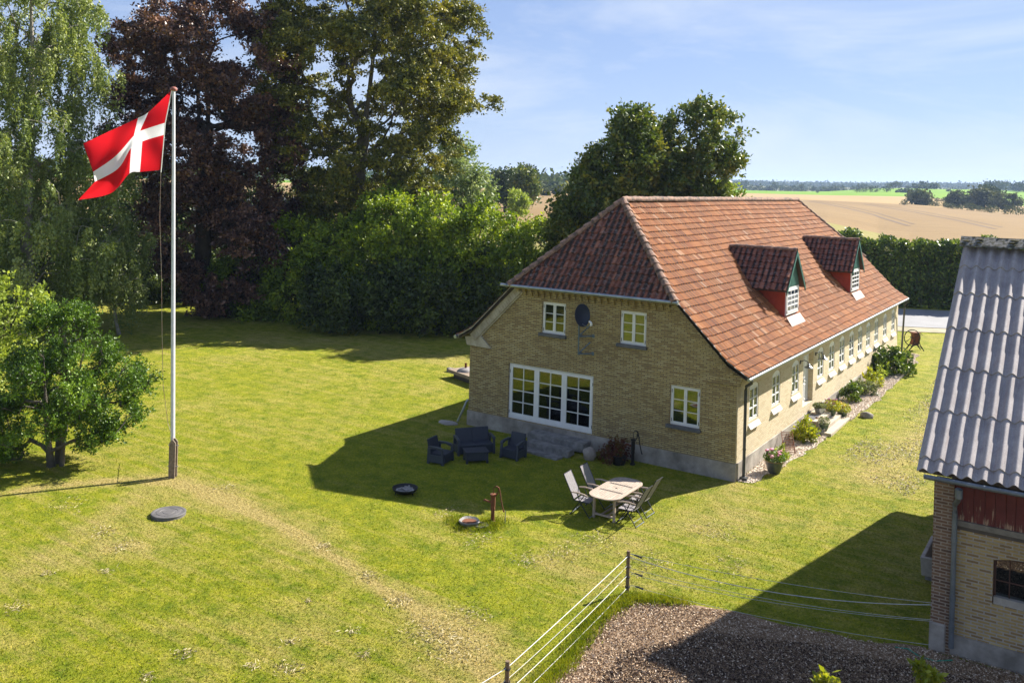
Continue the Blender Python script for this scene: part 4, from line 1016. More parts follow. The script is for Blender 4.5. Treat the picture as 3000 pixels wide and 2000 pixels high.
for wi, (a, b) in enumerate(((.86, 2.05), (4.6, 5.8))):
    mb = MB(); mb.box(a, a + .05, .12, .17, 1.26, 2.27); mb.box(b - .05, b, .12, .17, 1.26, 2.27); mb.box(a, b, .12, .17, 2.2, 2.27)
    f = mb.build('barn_window', 'dark_rust', barn)
    mb = MB(); 
    for k in range(1, 4): x = a + (b - a) * k / 4; mb.box(x - .01, x + .01, .125, .145, 1.4, 2.22)
    mb.box(a, b, .13, .15, 1.72, 1.745); mb.build('bars', 'dark_rust', f)
    MB().box(a + .02, b - .02, .16, .168, 1.4, 2.24).build('pane', 'glass', f)
    MB().box(a + .02, b - .02, .04, .3, 1.262, 1.41).build('sill', 'plinth', f)
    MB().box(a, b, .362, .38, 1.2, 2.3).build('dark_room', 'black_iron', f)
    for sp in arch(a, b, 2.279, .1)[0]: MB().prism(sp, -.0, -.3, TB).build('arch_brickwork', 'brick_barn', f)
mb = MB(); n = 14
for k in range(n):
    t = (k + .5) / n; x = .76 + 1.39 * t; z = 2.285 + .07 * (1 - (2 * t - 1) ** 2); a = (t - .5) * .5; c, s = math.cos(a), math.sin(a)
    mb.prism([(x + c * p + s * q, z - s * p + c * q) for p, q in [(-.04, 0), (.04, 0), (.043, .24), (-.043, .24)]], .002, .012, TB)
mb.build('window_arch', 'brick_barn', barn)
MB().tube([(.12, .01, 2.58), (.12, -.003, 2.58)], .05, 12).build('vent_hole', 'black_iron', barn)
# corrugated roof
def corr(name, xa, xb, ya, za, yb, zb_, parent, laps, amp=.055, wl=.28, seg=14):
    Vs, Fs = [], []; nx = int((xb - xa) / wl * seg); xs = np.linspace(xa, xb, nx + 1); dy, dz = yb - ya, zb_ - za; ll = math.hypot(dy, dz); n = np.array([0, -dz / ll, dy / ll]) * (1 if dy > 0 else -1)
    if n[2] < 0: n = -n
    ph = amp * np.cos((xs - xa) / wl * 2 * np.pi + math.pi)
    edges = [0] + laps + [1.0]; base_ = 0
    for e0, e1 in zip(edges[:-1], edges[1:]):
        for row, (t, h) in enumerate(((max(0, e0 - .006), .034 if e0 else .012), (e1, .0), (max(0, e0 - .006), .0))):
            y = ya + dy * t; z = za + dz * t
            for i, x in enumerate(xs):
                hh = ph[i] + h + (.004 * math.sin(int((x - xa) / 1.12) * 3))
                Vs.append((x, y + n[1] * hh, z + n[2] * hh))
        m_ = nx + 1
        for i in range(nx):
            Fs.append((base_ + i, base_ + i + 1, base_ + m_ + i + 1, base_ + m_ + i)); Fs.append((base_ + 2 * m_ + i, base_ + 2 * m_ + i + 1, base_ + i + 1, base_ + i))
        base_ += 3 * m_
    return np_mesh(name, Vs, Fs, 'corr', parent, smooth=False)
laps = [.048, .225, .40, .575, .745, .885]
corr('corrugated_roof', -.58, 20, -.5, 3.9, 6.15, 8.36, barn, laps)
corr('corrugated_roof', -.58, 20, 12.8, 3.9, 6.15, 8.36, barn, laps)
mb = MB(); mb.add([(-.56, -.3, 3.88), (20, -.3, 3.88), (20, 6.15, 8.25), (-.56, 6.15, 8.25), (-.56, 12.76, 3.81), (20, 12.76, 3.81), (-.56, -.3, 3.8), (20, -.3, 3.8), (20, 6.15, 8.2), (-.56, 6.15, 8.2), (-.56, 12.76, 3.66), (20, 12.76, 3.66)],
   [(0, 1, 2, 3), (3, 2, 5, 4), (6, 9, 8, 7), (9, 10, 11, 8), (0, 6, 7, 1), (0, 3, 9, 6), (3, 4, 10, 9), (4, 5, 11, 10)]); mb.build('roof_deck', 'dark_wood', barn)
mb = MB(); n = 80
for side in (-1, 1):
    b = len(mb.v)
    for k in range(n + 1):
        x = -.64 + 20.6 * k / n
        for (yy, hh) in ((0, .16), (side * .32, -.06), (side * .34, -.1)):
            j = .02 * mnoise.noise(Vector((x * 3, yy * 5, side))); mb.v.append((x, 6.15 + yy, 8.45 + hh + j + (.012 * math.sin(x / .28 * 2 * math.pi) if yy else 0)))
    for k in range(n):
        for q in range(2): mb.f.append((b + 3 * k + q, b + 3 * k + q + 1, b + 3 * k + q + 4, b + 3 * k + q + 3))
mb.build('ridge_cap', 'moss', barn)
# moss cushions on the ridge
g = np.random.default_rng(5); mb = MB()
for _ in range(170):
    x = g.uniform(-.6, 6); yy = g.uniform(-.32, .3); r = g.uniform(.02, .07); mb.blob((x, 6.15 + yy, 8.6 - abs(yy) * .66), (r * 1.6, r, r * .5), x * 7, .4, 1)
MAT['mossy'] = plain('moss', (.06, .055, .02), (.12, .1, .04), 30, 1); o = mb.build('moss', 'mossy', barn); o['kind'] = 'stuff'
mb = MB(); mb.tube([(-.42, -.58, 3.8), (20, -.58, 3.8)], .05, 10)
for k in range(12): mb.tube([(-.3 + k, -.58, 3.8), (-.27 + k, -.58, 3.8)], .056, 8)
mb.build('gutter', 'zinc_old', barn, True)
mb = MB(); mb.tube([(.25, -.62, 3.7), (.25, -.6, 3.5), (.22, -.5, 3.4), (.14, -.22, 3.24), (.14, -.17, 3.05), (.14, -.17, .2)], .052, 12)
for z in (2.45, 1.2, .6): mb.tube([(.14, -.17, z), (.14, -.17, z + .08)], .062, 12)
mb.build('downpipe', 'zinc_old', barn, True)
MB().tube([(.25, -.61, 3.68), (.25, -.6, 3.5)], .075, 12).build('outlet', 'zinc_old', barn, True)
# stone trough at the barn's gable end
tg = empty('stone_trough', (6.66, -3.5, 0), R(0), 'grey stone trough standing on the grass against the barn gable end', 'trough')
mb = MB(); W_, L2, H_ = .3, .87, .62
outer = [(-W_, -L2), (W_, -L2), (W_, L2), (-W_, L2)]; inn = [(x * .68, y * .88) for x, y in outer]
for zb_, pl in ((.12, [(x * .9, y * .95) for x, y in outer]), (.6, outer), (.6, inn), (.25, [(x * .8, y * .92) for x, y in inn])): mb.v += [(x, y, zb_) for x, y in pl]
for r_ in range(3):
    for k in range(4): mb.f.append((r_ * 4 + k, r_ * 4 + (k + 1) % 4, (r_ + 1) * 4 + (k + 1) % 4, (r_ + 1) * 4 + k))
mb.f += [(3, 2, 1, 0), (12, 13, 14, 15)]; mb.build('basin', 'plinth', tg, bevel=.015)
for y in (-.6, .6): MB().cbox((0, y, .06), (.4, .25, .13)).build('support_block', 'stone', tg)

# ================================================================== WOOD CHIP PADDOCK
chip = [(1.0, -9.75), (2.04, -9.2), (2.84, -8.95), (4.28, -8.76), (5.95, -8.44), (7.0, -8.05), (8.5, -7.95), (14, -7.95), (14, -18), (1.1, -18), (1.15, -15), (1.13, -13.2), (.8, -10.98)]
MAT['chips'] = plain('wood chips', (.29, .19, .11), (.12, .075, .042), 1.6, .95, bumpd=.03, fine=38)
tag(sheet('wood_chip_bed', blobby(chip, .2, 6, 3), 'chips', .014), kind='structure')
def inside(x, y, pl):
    c = np.zeros(np.shape(x), bool); j = len(pl) - 1
    for i in range(len(pl)):
        xi, yi = pl[i]; xj, yj = pl[j]; c ^= ((yi > y) != (yj > y)) & (x < (xj - xi) * (y - yi) / (yj - yi + 1e-12) + xi); j = i
    return c
g = np.random.default_rng(11)
def scatter_chips(name, label, n, xr, yr, poly, size, mat, z=.015, dens=None):
    x = g.uniform(*xr, n); y = g.uniform(*yr, n); ok = inside(x, y, poly)
    if dens is not None: ok &= g.random(n) < dens(x, y)
    x, y = x[ok], y[ok]; n = len(x); a = g.random(n) * 6.28; D = unit(np.stack([np.cos(a), np.sin(a), g.normal(size=n) * .35], 1))
    global rng; o_ = rng; rng = g
    V, F_ = leaf_arrays(np.stack([x, y, gnear(x, y) + z + g.random(n) * .03], 1), D, size * (.5 + g.random(n)), .5); rng = o_
    o = np_mesh(name, V, F_, mat, fattrs={'tint': g.random(n)}); tag(o, label, 'ground cover', kind='stuff'); return o
mC = M_attr('loose chips', [(0, (.17, .105, .055)), (.6, (.36, .245, .145)), (1, (.8, .66, .5))], .9)[0]
edge = lambda x, y: np.clip(1.5 - .5 * np.abs(seg_dist(x, y, [chip[11], chip[12]] + chip[:7])) ** .8, .14, 1)
scatter_chips('wood_chips', 'loose brown wood chips covering the fenced paddock corner', 150000, (.6, 9), (-15.5, -7.8), blobby(chip, .3, 6, 5), .04, mC, dens=edge)
mD = M_attr('trodden soil clods', [(0, (.035, .022, .015)), (.6, (.08, .05, .035)), (1, (.16, .1, .07))], .95)[0]
scatter_chips('soil_clods', 'dark trodden soil and rotten bark in the middle of the paddock', 90000, (1.5, 9.5), (-15.5, -8.3), [(2.2, -15.5), (1.9, -12), (3, -10.2), (5, -9.3), (9.5, -8.5), (9.5, -15.5)], .05, mD, .01)
mG = M_attr('gravel stones', [(0, (.45, .38, .31)), (.5, (.7, .6, .5)), (1, (.85, .78, .7))], .9)[0]
scatter_chips('gravel_stones', 'pale angular gravel along the foot of the sunlit wall', 60000, (0, 2), (0, 29), blobby(bed, .3, 8), .06, mG, .012)
drive = [(2.0, 4), (5.0, 2), (6, 8), (7, 20), (6, 34), (2.6, 36), (2.8, 26), (3.2, 16)]
scatter_chips('drive_stones', 'sparse pale stones showing through the grass of the drive', 60000, (1, 8), (1, 38), drive, .055, M_attr('drive pebbles', [(0, (.3, .25, .18)), (.6, (.5, .43, .33)), (1, (.66, .6, .5))], .9)[0], .006, dens=lambda x, y: np.array([max(0, .5 + 1.4 * mnoise.noise(Vector((a * .5, b * .35, 0)))) for a, b in zip(x, y)]))

# electric rope fence
def post(label, x, y, h, r=.045, tilt=(0, 0)):
    p = empty('fence_post', (x, y, 0), 0, label, 'fence post', 'posts of the rope fence')
    mb = MB(); mb.tube([(0, 0, -.1), (tilt[0] * h, tilt[1] * h, h)], [r, r * .95], 10); mb.build('stake', 'post_wood', p)
    mb = MB()
    for z in (h * .86, h * .62, h * .38, h * .14): mb.torus((tilt[0] * z, tilt[1] * z, z), .055, .012, 'Z', 12, 5)
    mb.build('insulators', 'black_iron', p, True); return p
PX2, PY2 = G(1487, 1935, 1.0)[:2]
post('brown corner post of the rope fence beside the wood chips', .72, -9.47, 1.0)
post('brown fence post cut off by the lower edge of the photo', PX2, PY2, 1.0)
def catenary(a, b, sag, n=14):
    a, b = np.array(a), np.array(b); return [tuple(a + (b - a) * t + np.array([0, 0, -sag * 4 * t * (1 - t)])) for t in np.linspace(0, 1, n)]
for i, (z, r, sg) in enumerate(((.88, .007, .02), (.66, .004, .05), (.42, .006, .04), (.12, .006, .03))):
    o = MB().tube(catenary((.72, -9.47, z), (PX2, PY2, z), sg), r, 5).tube(catenary((PX2, PY2, z), (.5, -20, z), sg), r, 5).build('fence_rope', 'rope')
    tag(o, ['topmost white rope running along the left side of the paddock', 'thin second rope below the top on the left side of the paddock', 'third rope down on the left side of the paddock', 'lowest rope close to the grass on the left side of the paddock'][i], 'rope', 'ropes of the paddock fence')
ends = (7.15, -7.98)
for i, (z0, z1, r, sg) in enumerate(((.95, 1.02, .005, .1), (.86, .98, .009, .28), (.6, .66, .005, .16), (.46, .63, .005, .14), (.18, .12, .005, .12))):
    o = MB().tube(catenary((.78, -9.47, z0), (*ends, z1), sg, 22), r, 5).build('fence_wire', 'wire')
    tag(o, ['thin top wire strung from the corner post to the barn', 'thicker sagging cord just under the top wire to the barn', 'middle wire crossing from corner post to barn', 'wire just below the middle one towards the barn', 'lowest wire near the ground towards the barn'][i], 'wire', 'wires across the paddock front')
for i, z in enumerate((.93, .5, .2)):
    h_ = empty('gate_handle', (.86 + .03 * i, -9.45, z), R(12), ['black grip handle hooked at the top of the corner post', 'black grip handle halfway up the corner post', 'black grip handle near the foot of the corner post'][i], 'handle', 'gate handles at the corner post')
    MB().tube([(0, 0, 0), (.07, 0, -.01), (.14, 0, -.025), (.19, 0, -.03)], [.016, .02, .018, .032], 8).build('grip', 'handle', h_, True); MB().tube([(-.12, 0, .01), (0, 0, 0)], .006, 5).build('hook', 'zinc', h_)
tag(MB().tube([tuple(q) for q in [(6.5, -8.35, .03), (6.75, -8.3, .05), (7.0, -8.45, .03), (7.3, -8.45, .03), (7.6, -8.25, .06)]], .014, 8).build('garden_hose', 'hose', None, True), 'short green hose lying by the barn corner', 'hose')

# ================================================================== GARDEN THINGS
# flagpole, its socket and line
fp = empty('flagpole', (-14.627, -11.008, 0), R(33), 'tall white flagpole with red button top standing on the lawn', 'flagpole')
loc = Matrix.Translation((-14.627, -11.008, 0)) @ Matrix.Rotation(R(33), 4, 'Z'); li_ = loc.inverted()
tp = li_ @ Vector(P(509, 262, 30.45)); tl = tp / tp.z
MB().tube([tuple(tl * .25), tuple(tl * 5), tuple(tl * (tp.z - .05))], [.07, .066, .05], 14).build('pole', plain('old white pole paint', (.68, .68, .68), (.55, .55, .54), 5, .5), fp, True)
MB().lathe([(.02, -.07), (.1, -.05), (.12, -.01), (.11, .04), (.06, .08), (.0, .09)], 16, tuple(tp)).build('finial', plain('dull red cap', (.35, .12, .09), None, 5), fp, True)
for s in (-1, 1):
    mb = MB(); mb.prism([(-.1, -.2), (.1, -.2), (.1, 1.12), (.0, 1.24), (-.1, 1.12)], .075, .115, lambda a, b, n, s=s: (a, s * n, b)); mb.build('socket_board', 'sock_wood', fp)
mb = MB(); mb.tube([(-.17, 0, 1.02), (.17, 0, 1.02)], .014, 6); mb.tube([(-.17, 0, .35), (.17, 0, .35)], .014, 6); mb.build('bolt', 'zinc', fp)
pts = [P(471, 505, 30.4), P(468, 640, 30.4), P(473, 800, 30.4), P(475, 1000, 30.45), P(478, 1130, 30.5), P(492, 1240, 30.5), (np.array([-14.6, -11.05, 1.25]))]
loc = Matrix.Translation((-14.627, -11.008, 0)) @ Matrix.Rotation(R(33), 4, 'Z'); li_ = loc.inverted()
MB().tube([tuple(li_ @ Vector(p)) for p in pts], .009, 5).build('halyard', 'cord_red', fp)
# flag
us = [0, .324, .432, .7, 1]; vs4 = [0, .43, .57, 1]
gridp = {0: [(504, 263), (436, 328), (404, 346), (322, 384), (244, 421)], .43: [(484, 360), (411, 384), (392, 398), (338, 458), (273, 504)], .57: [(480, 395), (418, 414), (384, 434), (346, 494), (278, 533)], 1: [(472, 498), (411, 504), (379, 509), (325, 566), (229, 586)]}
dep = {0: [0, .1, .0, -.25, .1], .43: [0, -.15, .1, .0, -.3], .57: [0, .1, .25, -.15, -.1], 1: [0, -.15, .1, .4, .45]}
def interp_grid(u, v):
    def sm(ks, u):
        i = max(0, min(len(ks) - 2, int(np.searchsorted(ks, u, 'right') - 1))); return i, (u - ks[i]) / (ks[i + 1] - ks[i])
    i, a = sm(us, u); j, b = sm(vs4, v)
    def cr(p0, p1, p2, p3, t): return .5 * (2 * p1 + (p2 - p0) * t + (2 * p0 - 5 * p1 + 4 * p2 - p3) * t * t + (3 * p1 - p0 - 3 * p2 + p3) * t ** 3)
    def row(jj):
        jj = max(0, min(3, jj)); k = vs4[jj]; pts_ = [np.array([*gridp[k][q], dep[k][q]], float) for q in range(5)]; q = lambda w_: pts_[max(0, min(4, w_))]
        return cr(q(i - 1), q(i), q(i + 1), q(i + 2), a)
    c = row(j) * (1 - b) + row(j + 1) * b
    return c
NU, NV = 60, 44; fm = MB()
for j in range(NV + 1):
    for i in range(NU + 1):
        u, v = i / NU, j / NV; c = interp_grid(u, v); fold = .1 * math.sin(u * 9 + v * 4.5) * min(1, u * 4) + .05 * math.sin(u * 17 - v * 8) * u + .05 * math.sin(v * 14 + u * 3) * (1 - u) * min(1, u * 6)
        fm.v.append(tuple(P(c[0], c[1], 30.4 + c[2] + fold)))
for j in range(NV):
    for i in range(NU): b = j * (NU + 1) + i; fm.f.append((b, b + 1, b + NU + 2, b + NU + 1))
fb = tuple(P(504, 263, 30.4)); fl = empty('flag', fb, 0, 'red flag with white cross blowing from the flagpole', 'flag')
me = bpy.data.meshes.new('cloth'); me.from_pydata([tuple(np.array(v) - np.array(fb)) for v in fm.v], [], fm.f); uvl = me.uv_layers.new(name='uv')
for lp in me.loops: k = lp.vertex_index; uvl.data[lp.index].uv = ((k % (NU + 1)) / NU, (k // (NU + 1)) / NV)
me.materials.append(MAT['flag']); me.polygons.foreach_set('use_smooth', [True] * len(me.polygons)); link(bpy.data.objects.new('cloth', me), fl)
MB().tube([tuple(P(508, 256, 30.4) - np.array(fb)), tuple(P(504, 262, 30.4) - np.array(fb)), tuple(P(484, 360, 30.38) - np.array(fb)), tuple(P(471.5, 505, 30.4) - np.array(fb))], .018, 6).build('hoist_rope', 'rope', fl)
# manhole lid
mh = empty('manhole_cover', (-11.96, -13.05, -.07), R(30), 'round grey manhole cover raised above the lawn below the flagpole', 'manhole cover')
MB().lathe([(.46, -.1), (.47, .1), (.455, .13), (.0, .13)], 40).build('collar', 'manhole', mh, True)
mb = MB(); mb.lathe([(.475, .132), (.475, .155), (.46, .165), (.4, .167), (.395, .16), (.33, .162), (.325, .169), (.25, .17), (.245, .163), (.16, .164), (.155, .171), (.0, .172)], 48); mb.build('lid', 'manhole', mh)
# fire bowl
fbw = empty('fire_bowl', (-7.82, -7.6, 0), 0, 'black metal fire bowl full of ash and logs on the shaded lawn', 'fire bowl')
MB().lathe([(.15, .04), (.3, .07), (.38, .15), (.4, .2), (.385, .2), (.36, .15), (.28, .1), (.0, .08)], 32).build('bowl', 'black_iron', fbw, True)
for k in range(3): t = k * 2.09; MB().tube([(.3 * math.cos(t), .3 * math.sin(t), .12), (.32 * math.cos(t), .32 * math.sin(t), 0)], .015, 6).build('leg', 'black_iron', fbw)
g = random.Random(3)
for k in range(9):
    a = g.uniform(0, 6.28); r = g.uniform(0, .18); l_ = g.uniform(.07, .13); c = Vector((r * math.cos(a), r * math.sin(a), .15 + g.uniform(0, .05))); d = Vector((math.cos(a * 2.3), math.sin(a * 2.3), g.uniform(-.2, .3))) * l_
    MB().tube([tuple(c - d), tuple(c + d)], [.035, .03], 7).build('log', 'log', fbw)
MB().blob((0, 0, .1), (.26, .26, .05), 2, .5, 3).build('ash', 'ash', fbw)
# hand pumps
def pump(name, label, loc, rz, mat, mat2, h, tall):
    e = empty(name, loc, rz, label, 'hand pump')
    MB().lathe([(.09, 0), (.09, .04), (.055, .07), (.05, h * .42), (.065, h * .45), (.065, h * .5), (.06, h * .53), (.07, h * .62), (.07, h * .93), (.09, h * .95), (.09, h), (.0, h + .01)], 16).build('barrel', mat, e, True)
    MB().tube([(-.06, 0, h * .72), (-.16, 0, h * .74), (-.24, 0, h * .78), (-.27, 0, h * .75)], [.035, .03, .028, .03], 8).build('spout', mat2, e, True)
    MB().tube([(0, 0, h), (0, 0, h + tall * .6)], .011, 6).build('rod', mat, e)
    MB().tube([(.06, 0, h * .93), (.13, 0, h + .04), (.15, 0, h + tall * .75)], [.025, .02, .02], 6).build('bracket', mat, e, True)
    MB().tube([(0, 0, h + tall * .6), (.02, 0, h + tall * .85), (.08, 0, h + tall), (.15, 0, h + tall * .85), (.19, 0, h + tall * .3), (.22, 0, h - .12), (.29, 0, h - .42), (.32, 0, h - .5)], [.012, .016, .02, .024, .02, .018, .018, .024], 7).build('handle', mat, e, True)
    return e
pump('water_pump', 'rusty cast iron hand pump standing alone on the lawn', (-4.34, -7.85, 0), R(28), 'rust', 'rust', .82, .22)
tag(MB().tube([(-4.02, -7.68, 0), (-4.02, -7.68, .36)], .012, 6).build('iron_rod', 'zinc'), 'short thin iron rod stuck in the grass behind the rusty pump', 'rod')
pump('water_pump', 'black hand pump with reddish spout beside the gable wall', (-3.49, -.5, 0), R(20), 'black_iron', 'rust', .9, .3)
bw = empty('stone_bowl', (-4.75, -8.42, 0), 0, 'shallow stone bowl with reddish water beside the rusty pump', 'bowl')
MB().lathe([(.2, .0), (.25, .05), (.3, .13), (.28, .16), (.24, .13), (.16, .1), (0, .09)], 26, lump=.03).build('basin', 'stone', bw, True)
MB().lathe([(.235, .118), (0, .12)], 20).build('water', 'rust', bw)
sb = empty('stone_saucer', (-4.42, -8.3, 0), 0, 'low mossy stone saucer half hidden between bowl and rusty pump', 'saucer'); MB().lathe([(.16, 0), (.2, .04), (.2, .07), (.14, .05), (0, .04)], 20, lump=.06).build('basin', 'stone', sb, True)

# table and folding chairs
tb = empty('garden_table', (-1.9, -4.92, 0), 0, 'oval weathered teak table partly in house shade between the four chairs', 'table')
hw, hl2, tz = .5, 1.08, .715
def stadium(w_, l_, r=.42, n=10):
    pts = []
    for cx, cy, a0 in ((w_ - r, l_ - r, 0), (-w_ + r, l_ - r, 90), (-w_ + r, -l_ + r, 180), (w_ - r, -l_ + r, 270)):
        for k in range(n + 1): t = R(a0 + 90 * k / n); pts.append((cx + r * math.cos(t), cy + r * math.sin(t)))
    return pts
TZ = lambda a, b, n: (a, b, n)
MB().prism(stadium(hw, hl2), tz - .03, tz, TZ).build('tabletop', 'teak_top', tb, bevel=.006)
st = stadium(hw, hl2); si = stadium(hw - .06, hl2 - .06, .38); mb = MB(); n = len(st); mb.v = [(x, y, tz + .002) for x, y in st] + [(x, y, tz + .005) for x, y in si]; mb.f = [(i, (i + 1) % n, n + (i + 1) % n, n + i) for i in range(n)]; mb.build('rim', 'teak', tb)
for y in (-.33, .33): MB().box(-.38, .38, y - .035, y + .035, tz + .001, tz + .006).build('leaf_slot', 'dark_wood', tb)
mb = MB()
for k in range(-5, 6): 
    x = k * .075; mb.box(x - .003, x + .003, -.95 + abs(k) * .03, .95 - abs(k) * .03, tz + .0005, tz + .0022)
mb.build('plank_gaps', 'dark_wood', tb)
MB().tube([(0, 0, tz), (0, 0, tz + .009)], .03, 12).build('parasol_hole', 'black_iron', tb)
for x in (-.33, .33):
    for y in (-.76, .76): MB().box(x - .032, x + .032, y - .032, y + .032, 0, tz - .03).build('leg', 'teak', tb)
mb = MB(); mb.box(-.3, .3, -.785, -.735, .1, .15); mb.box(-.3, .3, .735, .785, .1, .15); mb.box(-.12, -.07, -.735, .735, .105, .145); mb.box(.07, .12, -.735, .735, .105, .145); mb.build('stretcher', 'teak', tb)
mb = MB(); mb.box(-.36, .36, -.8, -.77, tz - .1, tz - .031); mb.box(-.36, .36, .77, .8, tz - .1, tz - .031); mb.box(-.4, -.37, -.77, .77, tz - .1, tz - .031); mb.box(.37, .4, -.77, .77, tz - .1, tz - .031); mb.build('apron', 'teak', tb)
def folding_chair(label, loc, rz):     # faces local +x
    c = empty('garden_chair', loc, rz, label, 'chair', 'high backed folding chairs round the garden table')
    mb = MB(); 
    for k in range(9): x = -.2 + k * .052; mb.box(x, x + .038, -.23, .23, .428, .44)
    mb.build('seat', 'chair_slat', c)
    mb = MB(); dx = -.36; 
    for k in range(24):
        t = .03 + .97 * k / 24; x = -.22 + dx * t; z = .46 + .68 * t; mb.add([(x, -.235, z), (x, .235, z), (x - .0095, .235, z + .018), (x - .0095, -.235, z + .018), (x - .008, -.235, z - .003), (x - .008, .235, z - .003), (x - .0175, .235, z + .015), (x - .0175, -.235, z + .015)], [(0, 1, 2, 3), (7, 6, 5, 4), (0, 4, 5, 1), (2, 6, 7, 3), (0, 3, 7, 4), (1, 5, 6, 2)])
    mb.build('backrest', 'chair_slat', c)
    mb = MB()
    for s in (-1, 1): mb.tube([(.26, s * .245, .43), (-.22, s * .245, .445), (-.58, s * .245, 1.13)], .014, 6)
    mb.tube([(-.585, -.245, 1.135), (-.585, .245, 1.135)], .016, 6); mb.build('side_frame', 'chair_frame', c, True)
    for s in (-1, 1):
        MB().tube([(-.3, s * .27, .67), (-.1, s * .285, .69), (.1, s * .285, .675), (.26, s * .28, .63)], [.018, .026, .026, .02], 8).build('armrest', 'arm_wood', c, True)
        MB().tube([(-.34, s * .262, .0), (.1, s * .262, .62), (.1, s * .27, .66)], .014, 6).build('leg', 'chair_frame', c, True)
        MB().tube([(.3, s * .262, .0), (-.02, s * .262, .42), (-.12, s * .268, .66)], .014, 6).build('leg', 'chair_frame', c, True)
    mb = MB(); mb.tube([(-.34, -.262, .03), (-.34, .262, .03)], .012, 6); mb.tube([(-.25, -.262, .13), (-.25, .262, .13)], .01, 6); mb.tube([(.3, -.262, .03), (.3, .262, .03)], .012, 6); mb.build('foot_bar', 'zinc', c, True)
    return c
c0 = folding_chair('sunlit chair nearest the camera on the right side of the table', (-1.2, -5.43, 0), R(180))
for i, (lb, x, y, a) in enumerate((('chair behind the nearest one on the right side of the table', -1.28, -4.55, 180), ('sunlit chair with pale back on the left side of the table', -2.58, -5.64, 4), ('shaded dark chair on the left side, nearest the house', -2.55, -4.72, 2))):
    c = copy_tree(c0); c.location = (x, y, 0); c.rotation_euler = (0, 0, R(a)); c['label'] = lb

# resin lounge set
def arm_panel(x, s_, D=.66, w_=.07):
    """side panel with a curved arm, in the y-z plane at x; front is -y"""
    mb = MB(); T_ = lambda a, b, n: (x + s_ * n, a, b)
    mb.prism([(-D / 2, 0), (-D / 2 + .1, .0), (-D / 2 + .11, .3), (-D / 2 + .12, .5), (-D / 2 + .06, .53)], 0, w_, T_)
    mb.prism([(D / 2 - .1, 0), (D / 2, 0), (D / 2 - .02, .55), (D / 2 - .12, .5)], 0, w_, T_)
    mb.prism([(-D / 2 + .06, .5), (-D / 2 + .16, .5), (0, .555), (D / 2 - .14, .52), (D / 2 - .02, .55), (D / 2 - .06, .6), (0, .605), (-D / 2 + .1, .58), (-D / 2 + .04, .54)], -.01, w_ + .01, T_)
    mb.prism([(-D / 2 + .1, .06), (D / 2 - .09, .06), (D / 2 - .1, .3), (-D / 2 + .11, .3)], .012, w_ - .012, T_)
    return mb
def lounge(name, label, loc, rz, wdt, n):
    e = empty(name, loc, rz, label, 'sofa' if n > 1 else 'armchair', 'graphite resin lounge set' if n == 1 else None); hw_ = wdt / 2
    arm_panel(-hw_, 1).build('armrest', 'rattan_arm', e); arm_panel(hw_, -1).build('armrest', 'rattan_arm', e)
    k = (wdt - .15) / n
    for i in range(n):
        x0 = -hw_ + .075 + i * k; MB().box(x0 + .003, x0 + k - .003, -.33, .27, .06, .36).build('seat', 'rattan', e, bevel=.012)
        mb = MB(); S = lambda a, b, n_: (n_, a, b); mb.prism([(.2, .3), (.3, .3), (.4, .8), (.33, .8)], x0 + .003, x0 + k - .003, S); mb.build('backrest', 'rattan', e, bevel=.01)
    return e
lounge('garden_sofa', 'dark two seat resin sofa on the lawn against the gable', (-8.66, -2.81, 0), R(53), 1.4, 2)
lounge('garden_armchair', 'dark resin armchair seen from its side, left of the sofa', (-8.92, -4.42, 0), R(98), .76, 1)
lounge('garden_armchair', 'dark resin armchair right of the sofa near the stone steps', (-7.23, -2.42, 0), R(2), .74, 1)
ctb = empty('coffee_table', (-8.0, -3.62, 0), R(48), 'low dark resin table in front of the two seat sofa', 'coffee table')
MB().box(-.42, .42, -.29, .29, .36, .41).build('tabletop', 'rattan', ctb, bevel=.01)
MB().box(-.39, .39, -.26, .26, .1, .358).build('box_body', 'rattan', ctb)
for x in (-.39, .33):
    for y in (-.27, .21): MB().box(x, x + .07, y, y + .07, 0, .1).build('leg', 'rattan', ctb)

# stones at the terrace door
def slab(name, label, c, d, rz, mat='stone', seed=0, amp=.04, cat='step'):
    bm = bmesh.new(); bmesh.ops.create_cube(bm, size=1); bmesh.ops.subdivide_edges(bm, edges=bm.edges[:], cuts=9, use_grid_fill=True)
    for v in bm.verts:
        p = Vector((v.co.x * d[0], v.co.y * d[1], v.co.z * d[2])); q = v.co * 2; k = 1 - .035 * sum(1 for a in q if abs(a) > .98) 
        n = mnoise.noise_vector(p * 2.2 + Vector((seed, 0, 0))) * amp; v.co = Vector((p.x * k, p.y * k, p.z)) + n
    me = bpy.data.meshes.new(name); boxuv(bm); bm.to_mesh(me); bm.free(); me.materials.append(MAT[mat]); me.polygons.foreach_set('use_smooth', [True] * len(me.polygons))
    try: me.set_sharp_from_angle(angle=R(35))
    except Exception: pass
    o = link(bpy.data.objects.new(name, me)); o.location = c; o.rotation_euler = (0, 0, rz); return tag(o, label, cat)
slab('stone_step', 'big rough granite slab right under the terrace door', (-6.6, -.34, .24), (2.5, .6, .34), R(1), seed=1, amp=.02)
slab('stone_step', 'middle granite step below the big slab at the terrace door', (-6.55, -1.05, .13), (1.95, .5, .26), R(-3), seed=5, amp=.02)
slab('stone_step', 'lowest flat stone sunk in the grass before the terrace steps', (-6.75, -1.5, .02), (2.0, .45, .1), R(-6), seed=9, amp=.02)
tag(MB().blob((-4.96, -.95, .2), (.23, .22, .26), 3, .25, 3).build('boulder', plain('boulder', (.36, .31, .26), (.24, .2, .17), 5, .9), None, True), 'round brown boulder beside the terrace steps', 'boulder')
